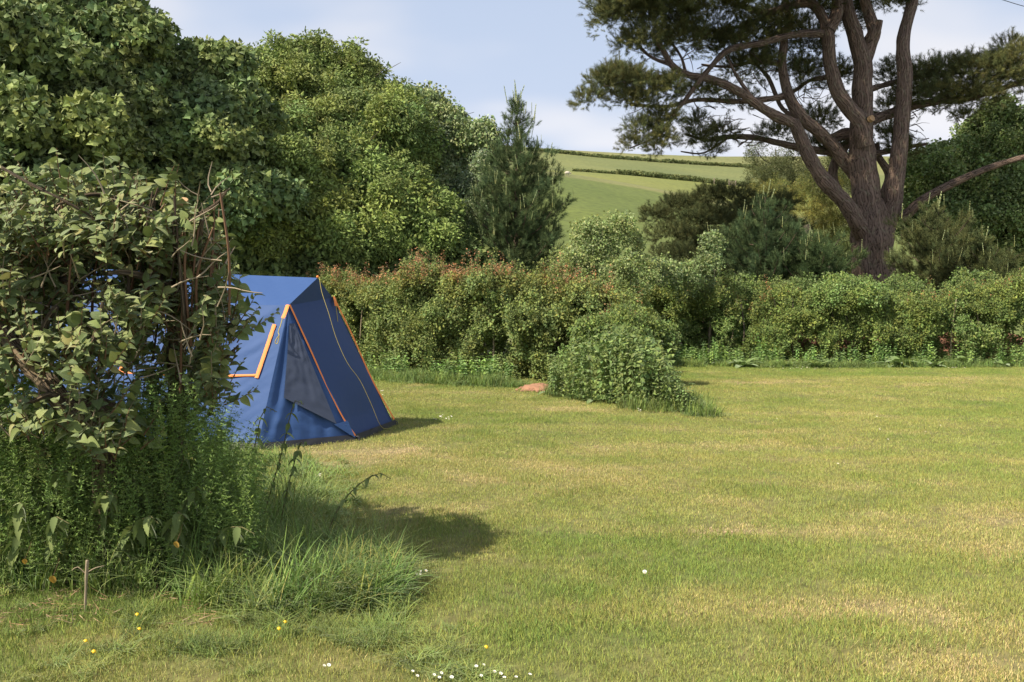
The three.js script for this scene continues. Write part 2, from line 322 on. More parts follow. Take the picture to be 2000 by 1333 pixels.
// lobes: [px, py, distance, half width px, half height px, half depth m]
function lobeM([px, py, d, rx, ry, rz]) { const c = at(px, py, d), k = d / F; return { c, r: V(rx * k, ry * k, rz ?? Math.min(rx, ry * 1.3) * k) }; }
function crown(parent, lobes, puffs, mat, { cover = 1.0, tint = [1, 1, 1], vary = 0.16, up = 0.5, size = [0.6, 1.15], inside = 0.2, name = 'foliage', ragged = 0.2, bough = null } = {}) {
  const geos = puffs.geos, puff = puffs.r, lists = geos.map(() => []);
  for (const lb of lobes) {
    const { c, r } = lobeM(lb);
    const area = 4 * Math.PI * Math.pow((Math.pow(r.x * r.y, 1.6) + Math.pow(r.x * r.z, 1.6) + Math.pow(r.y * r.z, 1.6)) / 3, 1 / 1.6);
    if (bough) { // leafy boughs standing apart, each a cap of small puffs
      const nb = Math.max(2, Math.round(area / (bough.r * bough.r * 3) * cover));
      for (let i = 0; i < nb; i++) {
        const u = unit(); if (u.z < -0.55) u.z *= -1; if (u.y < -0.5 && R() < 0.6) u.y *= -1;
        const k = R() < inside ? rr(0.2, 0.7) : 1 - ragged * R(), br = bough.r * rr(0.6, 1.25), bt = jit(tint, vary);
        const bc = V(c.x + u.x * Math.max(0.05, r.x - br * 0.6) * k, c.y + u.y * Math.max(0.05, r.y - br * 0.5) * k, c.z + u.z * r.z * k), ax = V(u.x * 0.5 + rn() * 0.2, bough.rise, u.z * 0.5 + rn() * 0.2);
        const n = Math.max(2, Math.round(bough.n * (br / bough.r) ** 2));
        for (let j = 0; j < n; j++) {
          const v = unit(), q = Math.pow(R(), 0.5), h = v.y > 0 ? v.y * 0.7 : v.y * 0.25, p = V(bc.x + (v.x * q + ax.x * h * 0.6) * br, bc.y + h * br * bough.rise, bc.z + (v.z * q + ax.z * h * 0.6) * br);
          if (p.y < 0.15) continue;
          lists[Math.floor(R() * geos.length)].push({ m: place(p, V(v.x * 0.6 + u.x * 0.3, up + 0.3 * v.y + rn() * 0.2, v.z * 0.6 + u.z * 0.3).normalize(), rr(0, 6.28), rr(size[0], size[1])), c: jit(bt, vary * 0.6) });
        }
      }
      continue;
    }
    const np = Math.max(3, Math.round(area / (puff * puff * 2.2) * cover));
    for (let i = 0; i < np; i++) {
      const u = unit(); if (u.z < -0.55) u.z *= -1;
      const k = R() < inside ? rr(0.25, 0.75) : Math.min(1.04, 1 - ragged * 0.8 * R() + ragged * 0.9 * N3(c.x + u.x * 3, c.y + u.y * 3, u.z * 3));
      const s = rr(size[0], size[1]), p = V(c.x + u.x * Math.max(0.05, r.x - puff * 0.5 * s) * k, c.y + u.y * Math.max(0.05, r.y - puff * 0.4 * s) * k, c.z + u.z * r.z * k);
      if (p.y < 0.15) continue;
      const dir = u.clone().multiplyScalar(0.6).add(V(rn() * 0.35, up + rn() * 0.2, rn() * 0.35)).normalize();
      lists[Math.floor(R() * geos.length)].push({ m: place(p, dir, rr(0, 6.28), s), c: jit(tint, vary) });
    }
  }
  lists.forEach((l, k) => copies(name, geos[k], mat, l, parent));
}
const broad = (t) => 0.5 * Math.pow(Math.sin(Math.PI * Math.min(0.999, Math.pow(t, 0.75))), 0.8);
const lobed = (L) => (t) => L * (0.52 * Math.sin(Math.PI * Math.pow(t, 0.6)) * (t < 0.55 ? 1.05 : 0.75));
const ovate = (L, w) => (t) => L * w * Math.pow(Math.sin(Math.PI * Math.pow(t, 0.72)), 0.9);
srand(21);
const G = {
  syc: [0, 1, 2].map(() => spray({ n: 14, R: 0.34, L: 0.155, prof: lobed(0.155), seg: 3, droop: 0.75, curl: 0.35, vary: 0.22, cols: [[1, 1, 1], [0.9, 0.95, 0.9], [1.1, 1.1, 1.2]] })),
  ash: [0, 1, 2].map(() => spray({ n: 20, R: 0.36, L: 0.12, prof: ovate(0.12, 0.24), seg: 2, droop: 0.35, curl: 0.3, vary: 0.2 })),
  pale: [0, 1].map(() => spray({ n: 18, R: 0.3, L: 0.08, prof: ovate(0.08, 0.42), seg: 2, droop: 0.4, vary: 0.25, cols: [[1, 1, 1], [0.6, 0.7, 0.45], [1.35, 1.3, 1.5], [0.8, 0.9, 0.7]] })),
  haw: [0, 1, 2].map(() => spray({ n: 16, R: 0.13, L: 0.042, prof: lobed(0.042), seg: 2, droop: 0.35, curl: 0.15, vary: 0.28, cols: [[1, 1, 1], [0.85, 0.95, 0.9], [1.15, 1.1, 1]] })),
  tip: [0, 1].map(() => spray({ n: 10, R: 0.13, L: 0.032, prof: lobed(0.032), seg: 2, droop: 0.0, vary: 0.3, cols: [[1, 1, 1], [0.8, 1.2, 0.9], [1.1, 0.8, 0.8]] })),
  tuft: [0, 1, 2].map(() => needles({ n: 70, len: 0.2, L: 0.12, w: 0.0032 })),
  shortTuft: [0, 1].map(() => needles({ n: 60, len: 0.2, L: 0.08, w: 0.003, forward: 0.5 })),
  candle: [needles({ n: 60, len: 0.36, L: 0.03, w: 0.009, forward: 1.4, core: [0.9, 0.8, 0.6] })],
  frond: [0, 1].map(() => spray({ n: 30, R: 0.2, L: 0.07, prof: ovate(0.07, 0.12), seg: 2, droop: 0.3, vary: 0.3 })),
};
const PF = {
  syc: { r: 0.55, geos: puffOf(G.syc, { r: 0.46, n: 26, up: 0.3, flat: 0.55, size: [0.75, 1.2] }) },
  ash: { r: 0.42, geos: puffOf(G.ash, { r: 0.4, n: 20, up: 0.7, flat: 0.75 }) },
  sycS: { r: 0.28, geos: puffOf(G.syc, { r: 0.26, n: 10, up: 0.35, flat: 0.7, size: [0.7, 1.1], variants: 6 }) },
  ashS: { r: 0.26, geos: puffOf(G.ash, { r: 0.24, n: 9, up: 0.8, flat: 0.9, size: [0.75, 1.1], variants: 6 }) },
  paleS: { r: 0.24, geos: puffOf(G.pale, { r: 0.24, n: 10, up: 0.6, flat: 0.8, variants: 5 }) },
  pale: { r: 0.42, geos: puffOf(G.pale, { r: 0.42, n: 26, up: 0.5 }) },
  oak: { r: 0.55, geos: puffOf(G.pale, { r: 0.55, n: 44, up: 0.5, flat: 0.6 }) },
  sap: { r: 0.26, geos: puffOf(G.pale, { r: 0.26, n: 13, up: 0.7, size: [0.6, 0.9] }) },
  pine: { r: 0.36, geos: puffOf(G.tuft, { r: 0.36, n: 15, up: 0.75, flat: 0.6, size: [0.75, 1.15], jitter: 0.25 }) },
  bigPine: { r: 0.6, geos: puffOf(G.tuft, { r: 0.6, n: 26, up: 0.6, flat: 0.7, size: [1.1, 1.7] }) },
  whorl: { r: 0.16, geos: puffOf(G.tuft, { r: 0.13, n: 6, up: 1.6, flat: 1.1, size: [0.75, 1.05], jitter: 0.2 }) },
  frond: { r: 0.42, geos: puffOf(G.frond, { r: 0.42, n: 20, up: 0.1, flat: 0.6, jitter: 0.25 }) },
  haw: { r: 0.17, geos: puffOf(G.haw, { r: 0.16, n: 9, up: 0.5, flat: 0.8, variants: 6, jitter: 0.22 }) },
};
function trunkAndLimbs(parent, base, r0, forkAt, targets, mat, thin = 0.3) {
  const lean = V(rn() * 0.15, 0, rn() * 0.15);
  const top = forkAt.clone();
  part('trunk', limb([base.clone().setY(-0.1), base.clone().lerp(top, 0.5).add(lean), top], [r0 * 1.25, r0, r0 * 0.8], { gnarl: 0.1 }), mat, parent);
  for (const t of targets) {
    const a = base.clone().lerp(top, rr(0.55, 0.98)), mid = a.clone().lerp(t, 0.5).add(V(rn() * 0.3, 0.25 + rn() * 0.2, rn() * 0.3));
    part('branch', limb([a, mid, t], [r0 * 0.5, r0 * 0.32, r0 * 0.06], { sides: 6, step: 0.3 }), mat, parent);
    if (thin) for (let k = 0; k < 4; k++) { const s = mid.clone().lerp(t, rr(0, 0.7)), e = s.clone().add(V(rn() * 1.1, rr(0.4, 1.3), rr(-0.3, 1.2)).multiplyScalar(Math.min(1, r0 * 4.5))); part('twig', limb([s, s.clone().lerp(e, 0.5).add(V(rn() * 0.15, 0.1, rn() * 0.15)), e], [r0 * 0.12, r0 * 0.08, 0.006], { sides: 5, step: 0.4 }), mat, parent); }
  }
}
function tree(name, label, lobes, geos, mat, opts, basePx, d, r0, forkPy, bark = M.greyBark, group) {
  const b = at(basePx, 640, d); b.y = 0;
  const t = thing(name, label, 'tree', V(0, 0, 0), group);
  const fork = at(basePx + 10, forkPy, d);
  trunkAndLimbs(t, b, r0, fork, lobes.map((l) => { const { c, r } = lobeM(l); return V(c.x, c.y + r.y * 0.3, c.z + r.z * 0.2); }), bark);
  crown(t, lobes, geos, mat, opts);
  return t;
}
// the row of broadleaved trees behind the tent
srand(31);
tree('sycamore_tree', 'tall dark green sycamore behind the clipped bush, the tallest of the tree row', [[-60, 60, 23, 190, 160, 2.2], [90, 120, 22.5, 150, 130, 1.9], [200, 65, 23.5, 70, 75, 1.2], [245, 140, 23.2, 68, 80, 1.2], [60, 290, 21.8, 170, 120, 1.8], [210, 270, 22.5, 130, 120, 1.6], [-120, 300, 21, 160, 200, 2], [120, 430, 22, 220, 110, 1.8], [242, 12, 23.5, 26, 36, 0.5], [266, 56, 23.4, 20, 32, 0.5], [292, 80, 23.3, 16, 26, 0.4], [205, -10, 23.5, 30, 40, 0.6], [285, 90, 23.3, 28, 36, 0.5], [120, -60, 23.5, 110, 90, 1.5], [20, -90, 24, 170, 100, 2]], PF.sycS, M.sycamore, { bough: { r: 0.62, n: 13, rise: 0.8 }, size: [0.75, 1.2], cover: 0.68, ragged: 0.5, inside: 0.3, vary: 0.22 }, 60, 23.6, 0.28, 380);
tree('sycamore_tree', 'broad sycamore with lumpy crown sloping down towards the feathery ash', [[330, 195, 25, 80, 82, 1.4], [400, 205, 25.5, 75, 75, 1.3], [290, 260, 24.5, 110, 110, 1.6], [430, 290, 25, 120, 110, 1.7], [350, 400, 24.5, 170, 110, 1.8], [480, 420, 24.5, 130, 110, 1.6], [300, 135, 25, 40, 45, 0.8], [352, 120, 25, 20, 28, 0.45], [385, 134, 25.2, 18, 24, 0.45], [318, 116, 25, 16, 26, 0.4], [415, 138, 25.3, 18, 26, 0.4], [450, 145, 25.4, 44, 36, 0.7], [470, 220, 25.4, 60, 60, 1]], PF.sycS, M.sycamore, { bough: { r: 0.62, n: 13, rise: 0.8 }, size: [0.75, 1.2], cover: 0.68, ragged: 0.5, inside: 0.3, vary: 0.22, tint: [0.92, 0.95, 1] }, 360, 25.6, 0.25, 400);
tree('ash_tree', 'tall feathery light green ash with thin upright branches against the sky', [[590, 160, 29, 36, 40, 0.8], [520, 195, 29, 50, 50, 0.9], [455, 165, 29, 52, 48, 0.9], [640, 195, 29, 52, 45, 0.9], [690, 195, 29.5, 26, 32, 0.5], [560, 270, 28.2, 110, 80, 1.5], [680, 270, 28.5, 90, 85, 1.4], [690, 128, 29.3, 14, 22, 0.35], [624, 112, 29.3, 16, 26, 0.35], [726, 150, 29.5, 13, 20, 0.35], [740, 225, 29.3, 38, 50, 0.8], [438, 130, 29, 15, 26, 0.35], [478, 128, 29, 12, 20, 0.3], [548, 125, 29, 15, 28, 0.35], [521, 135, 29, 12, 24, 0.3], [662, 138, 29.3, 12, 24, 0.3], [590, 110, 29, 18, 26, 0.4], [705, 190, 29.2, 16, 30, 0.35], [770, 205, 29.4, 18, 22, 0.4]], PF.ashS, M.ash, { bough: { r: 0.42, n: 10, rise: 1.3 }, size: [0.75, 1.2], cover: 0.68, vary: 0.22, ragged: 0.5, inside: 0.12, up: 0.8 }, 610, 30, 0.22, 360, M.stemPale);
tree('ash_tree', 'yellowish green low ash bough spreading in front of the darker trees', [[500, 290, 26, 110, 55, 1.3], [560, 330, 26, 100, 60, 1.3], [600, 410, 26.2, 110, 80, 1.4], [520, 470, 25.8, 130, 70, 1.4], [640, 480, 26, 110, 70, 1.3]], PF.ashS, M.ash, { bough: { r: 0.55, n: 14, rise: 0.8 }, size: [0.75, 1.25], cover: 0.75, ragged: 0.5, inside: 0.28, tint: [1.03, 1.03, 0.9], vary: 0.22 }, 560, 27, 0.15, 480);
tree('sycamore_tree', 'thin branched green tree with bare twigs showing, next to the pale poplar', [[700, 330, 27.5, 85, 90, 1.2], [770, 260, 28, 70, 75, 1.2], [760, 400, 27, 95, 90, 1.3], [830, 450, 27, 90, 90, 1.3], [720, 480, 26.5, 110, 70, 1.3], [800, 330, 28, 60, 70, 1.1]], PF.ashS, M.ash, { bough: { r: 0.45, n: 10, rise: 1.0 }, size: [0.75, 1.2], cover: 0.72, tint: [0.95, 1, 0.9], vary: 0.22, ragged: 0.5 }, 760, 28, 0.17, 430, M.stemPale);
tree('poplar_tree', 'rounded pale leaved poplar at the end of the tree row', [[840, 260, 29.5, 55, 62, 1], [885, 310, 29.5, 50, 65, 1], [800, 235, 29.5, 36, 42, 0.8], [860, 370, 29, 60, 70, 1.1], [920, 300, 29.6, 30, 45, 0.7], [943, 272, 29.6, 18, 26, 0.45], [800, 212, 29.5, 16, 24, 0.4], [836, 215, 29.5, 16, 24, 0.4], [872, 248, 29.5, 16, 22, 0.4], [905, 270, 29.6, 14, 22, 0.4]], PF.paleS, M.poplar, { bough: { r: 0.42, n: 11, rise: 1.1 }, size: [0.75, 1.2], cover: 1.0, ragged: 0.4, vary: 0.18 }, 860, 30, 0.17, 420);
tree('whitebeam_tree', 'silvery white leaved whitebeam half hidden behind the young pine', [[935, 420, 28, 40, 70, 0.8], [915, 380, 28.2, 26, 40, 0.6], [960, 480, 28, 38, 60, 0.7], [950, 340, 28.3, 28, 40, 0.6]], PF.pale, M.silver, { cover: 1.1, size: [0.5, 0.9] }, 940, 28.8, 0.1, 500);
{ // dark undergrowth that closes the row behind the hedge
  const spots = [[250, 500, 25, 180, 90, 'behind the top of the clipped bush'], [470, 520, 25.5, 150, 80, 'just above the ridge of the tent'], [640, 535, 26, 130, 75, 'above the front peak of the tent'], [800, 530, 26.5, 130, 80, 'behind the red hedge top'], [930, 530, 27.5, 110, 80, 'at the foot of the silvery whitebeam'], [100, 520, 24, 180, 100, 'at the foot of the tallest sycamore']];
  for (const [px, py, d, rx, ry, where] of spots) {
    const t = thing('understorey_shrub', `dark green undergrowth shrub in the shade ${where}`, 'shrub', V(0, 0, 0), 'shrubs under the tree row');
    const b = at(px, 640, d + 0.3); b.y = 0;
    trunkAndLimbs(t, b, 0.06, b.clone().setY(1.1), [at(px - rx * 0.5, py, d), at(px + rx * 0.5, py, d), at(px, py - ry * 0.4, d)], M.greyBark, 0);
    crown(t, [[px, py, d, rx, ry, 0.9], [px, py + 70, d, rx, ry, 0.8]], PF.syc, M.sycamore, { cover: 0.95, tint: [0.95, 1, 0.95], inside: 0.3 });
  }
}
// broadleaved trees and shrubs to the right
srand(41);
tree('holm_oak_tree', 'rounded green tree to the right of the big pine trunk', [[1900, 330, 35, 100, 75, 1.6], [1960, 280, 35, 90, 70, 1.6], [1830, 370, 34.5, 70, 70, 1.3], [1870, 440, 34, 100, 70, 1.4], [1960, 400, 34, 100, 90, 1.6], [2060, 320, 35, 110, 110, 2], [1800, 340, 35, 45, 40, 0.9], [1980, 490, 33.5, 90, 70, 1.2], [1800, 440, 34.5, 50, 60, 1]], PF.paleS, M.oakish, { bough: { r: 0.6, n: 18, rise: 0.7 }, size: [0.85, 1.35], cover: 0.85, ragged: 0.45, inside: 0.28, vary: 0.16 }, 1930, 36, 0.25, 420);
tree('sycamore_sapling', 'bright yellow green sapling rising above the hedge beside the young pine', [[1160, 470, 23.5, 52, 45, 0.6], [1210, 450, 23.6, 32, 30, 0.5], [1120, 520, 23.2, 48, 42, 0.6], [1190, 530, 23.2, 60, 48, 0.6], [1240, 480, 23.8, 14, 24, 0.3], [1255, 540, 23.4, 40, 35, 0.5]], PF.sap, M.lime, { cover: 0.8, ragged: 0.55 }, 1170, 24, 0.05, 560, M.paleTwig);
tree('sycamore_sapling', 'slim light green sapling standing up in front of the dark pine bushes', [[1390, 490, 25, 15, 34, 0.3], [1378, 530, 24.8, 30, 30, 0.4], [1340, 545, 24.6, 36, 26, 0.4], [1300, 540, 24.4, 30, 24, 0.4]], PF.sap, M.lime, { cover: 1.0, ragged: 0.4, tint: [0.8, 0.85, 0.9] }, 1385, 25.2, 0.04, 560, M.paleTwig);

for (const [px, py, d, rx, ry, where] of [[1310, 575, 26.6, 70, 40, 'between the sapling and the dark spreading pine'], [1430, 580, 26.8, 70, 40, 'under the dark young pine'], [1560, 580, 26.8, 70, 38, 'below the golden conifer'], [1660, 575, 27, 60, 40, 'at the foot of the leaning dead stem'], [1760, 580, 26.4, 60, 36, 'at the right foot of the big trunk'], [1890, 575, 26.2, 80, 40, 'below the olive young pines']]) {
  const t = thing('background_shrub', `leafy green shrub behind the far hedge, ${where}`, 'shrub', V(0, 0, 0), 'shrubs behind the far hedge'), b = at(px, 640, d + 0.2).setY(0);
  trunkAndLimbs(t, b, 0.05, b.clone().setY(0.9), [at(px - rx * 0.5, py, d), at(px + rx * 0.5, py, d)], M.greyBark, 0);
  crown(t, [[px, py, d, rx, ry, 0.8], [px, py + 50, d, rx, ry, 0.7]], PF.sap, M.oakish, { cover: 0.9, tint: [0.75, 0.8, 0.7], ragged: 0.5 });
}
// conifers
function conifer(name, label, lobes, mat, opts, basePx, d, r0, topPy, geos = PF.pine, candles = []) {
  const t = thing(name, label, 'pine tree');
  const b = at(basePx, 640, d); b.y = -0.1; const top = at(basePx + rr(-6, 6), topPy, d);
  part('trunk', limb([b, b.clone().lerp(top, 0.5).add(V(rn() * 0.05, 0, 0)), top], [r0, r0 * 0.6, 0.015], { sides: 8, step: 0.3 }), M.pineBark, t);
  for (const l of lobes) { const { c, r } = lobeM(l); const s = b.clone().lerp(top, Math.min(0.95, Math.max(0.1, (c.y - r.y * 0.6 - b.y) / (top.y - b.y)))); part('branch', limb([s, s.clone().lerp(c, 0.5).add(V(0, -0.1, 0)), c.clone().add(V(0, r.y * 0.3, 0))], [r0 * 0.3, r0 * 0.2, 0.012], { sides: 6, step: 0.3 }), M.pineBark, t); }
  crown(t, lobes, geos, mat, opts);
  const l = candles.map(([px, py, dd]) => ({ m: place(at(px, py, dd ?? d - 0.8), V(rn() * 0.25, 1, rn() * 0.2).normalize(), 0, rr(0.7, 1.25)), c: jit([1, 1, 1], 0.15) }));
  copies('candle_shoots', G.candle[0], M.candle, l, t);
  return t;
}
// a young pine: whorls of upturned boughs set with needle tufts, pale shoots at their ends
function youngPine(label, px, d, topPy, footPy, reach, mat, tint, levels, seedN, leader = 1) {
  srand(seedN);
  const t = thing('young_pine', label, 'pine tree'), base = at(px, 640, d).setY(-0.1), top = at(px, topPy, d), lo = Math.max(0.25, at(px, footPy, d).y), H = top.y - lo;
  part('trunk', limb([base, base.clone().lerp(top, 0.5).add(V(rn() * 0.05, 0, 0)), top], [0.11, 0.06, 0.012], { sides: 8, step: 0.3 }), M.pineBark, t);
  const lists = PF.whorl.geos.map(() => []), can = [];
  const puffAt = (p, dir, s) => lists[Math.floor(R() * lists.length)].push({ m: place(p, dir, rr(0, 6.28), s), c: jit(tint, 0.2) });
  for (let k = 0; k < levels; k++) {
    const f = (k + 0.3) / levels, y = lo + H * f * 0.97, n = Math.round(7.5 - 4 * f), len0 = reach * lerpPts([[0, 0.85], [0.3, 1], [0.55, 0.72], [0.75, 0.42], [0.88, 0.2], [1, 0.1]], f), a0 = R() * 6.28;
    for (let i = 0; i < n; i++) {
      const a = a0 + i / n * 6.28 + rr(-0.3, 0.3), len = len0 * rr(0.6, 1.15), h = V(Math.cos(a), 0, Math.sin(a)), s = base.clone().lerp(top, (y - base.y) / (top.y - base.y)), lift = rr(0.3, 0.6);
      const mid = s.clone().addScaledVector(h, len * 0.55).add(V(0, len * lift * 0.25, 0)), end = s.clone().addScaledVector(h, len).add(V(0, len * lift + 0.12, 0));
      part('branch', limb([s, mid, end], [0.028 * (1.1 - f), 0.018 * (1.1 - f) + 0.004, 0.006], { sides: 5, step: 0.25 }), M.pineBark, t);
      const c = new THREE.CatmullRomCurve3([s, mid, end]);
      for (let q = 0.15; q <= 1.01; q += 0.115 / Math.max(0.3, len)) { const p = c.getPoint(Math.min(1, q)), T = c.getTangent(Math.min(1, q)); puffAt(p.clone().add(V(rn() * 0.12, rn() * 0.08, rn() * 0.12)), T.clone().multiplyScalar(0.7).add(V(rn() * 0.3, 0.55, rn() * 0.3)).normalize(), rr(0.85, 1.3) * (0.65 + 0.35 * Math.min(1, len))); }
      for (let q = 0; q < 3; q++) if (R() < (levels > 9 ? 0.5 : 0.2)) can.push({ m: place(end.clone().add(V(rn() * 0.14, rr(-0.05, 0.12), rn() * 0.14)), V(rn() * 0.25, 1, rn() * 0.25).normalize(), 0, rr(0.8, 1.35) * (q ? 0.75 : 1)), c: jit([1, 1, 1], 0.15) });
    }
  }
  for (let q = 0; q < 7 * leader; q++) { const p = base.clone().lerp(top, 1 - q * 0.035); puffAt(p, V(rn() * 0.2, 1, rn() * 0.2).normalize(), 0.45 + q * 0.06); }
  for (let q = 0; q < 4; q++) can.push({ m: place(top.clone().add(V(rn() * 0.12, -0.1 * q, rn() * 0.1)), V(rn() * 0.3, 1, 0).normalize(), 0, rr(1.1, 1.6)), c: [1, 1, 1] });
  lists.forEach((l, k) => copies('needles', PF.whorl.geos[k], mat, l, t)); copies('candle_shoots', G.candle[0], M.candle, can, t);
}
youngPine('young pine with upright pale shoots standing behind the clipped hedge', 1010, 27, 190, 545, 1.32, M.blueNeedle, [1, 1, 1], 14, 52);
youngPine('dark bushy young pine to the left of the golden conifer', 1495, 28, 385, 560, 1.35, M.blueNeedle, [0.8, 0.85, 0.85], 7, 53);
youngPine('dark low young pine in front of the grey leaning dead stem', 1590, 27.5, 470, 560, 1.1, M.blueNeedle, [0.85, 0.9, 0.8], 5, 54);
youngPine('olive green young pine in front of the rounded tree', 1830, 27, 405, 570, 1.35, M.oliveNeedle, [1, 1, 1], 7, 55);
youngPine('olive green low young pine half hidden by the far hedge beside the rounded tree', 1925, 26.6, 480, 570, 1.0, M.oliveNeedle, [0.95, 1, 0.95], 5, 56);
srand(57);
{
  const a = [[1500, 400, 34, 60, 22, 1.1], [1520, 450, 33, 60, 26, 1], [1480, 480, 32.6, 70, 24, 1], [1330, 405, 34, 62, 16, 1.1], [1410, 385, 34, 70, 14, 1.1], [1285, 425, 33.6, 36, 16, 0.8], [1370, 432, 33.3, 90, 18, 1.1], [1455, 420, 33.6, 60, 26, 1.1], [1310, 460, 33, 60, 16, 0.9], [1400, 470, 32.8, 80, 18, 1], [1330, 500, 32.5, 76, 18, 1], [1430, 505, 32.5, 70, 22, 1], [1370, 530, 32, 90, 20, 1]];
  conifer('spreading_pine', 'low dark spreading pine in front of the green hill field', a, M.oliveNeedle, { cover: 1.1, tint: [0.9, 0.9, 0.9], up: 0.6, ragged: 0.4 }, 1380, 34, 0.16, 400, PF.pine);
  const e = [[1580, 430, 36, 70, 60, 1.2], [1640, 480, 35.5, 50, 60, 1], [1560, 500, 35, 60, 40, 1], [1610, 370, 36, 55, 40, 1], [1500, 390, 37, 50, 40, 1], [1650, 530, 35, 40, 30, 0.8]];
  conifer('golden_conifer', 'golden yellow green conifer glowing behind the left limbs of the big pine', e, M.gold, { cover: 1.1, vary: 0.3, up: 0.1 }, 1590, 36.4, 0.16, 330, PF.frond);
  const f = [[1490, 350, 38, 36, 30, 0.9], [1520, 330, 38, 40, 34, 0.9], [1475, 300, 38, 10, 28, 0.4], [1560, 350, 38, 40, 34, 1], [1640, 340, 38, 60, 40, 1.2]];
  conifer('cypress_tree', 'dark cypress behind the low left branch of the big pine', f, M.gold, { cover: 1.05, tint: [0.42, 0.5, 0.6], up: 0.2 }, 1520, 38.4, 0.16, 290, PF.frond);
}

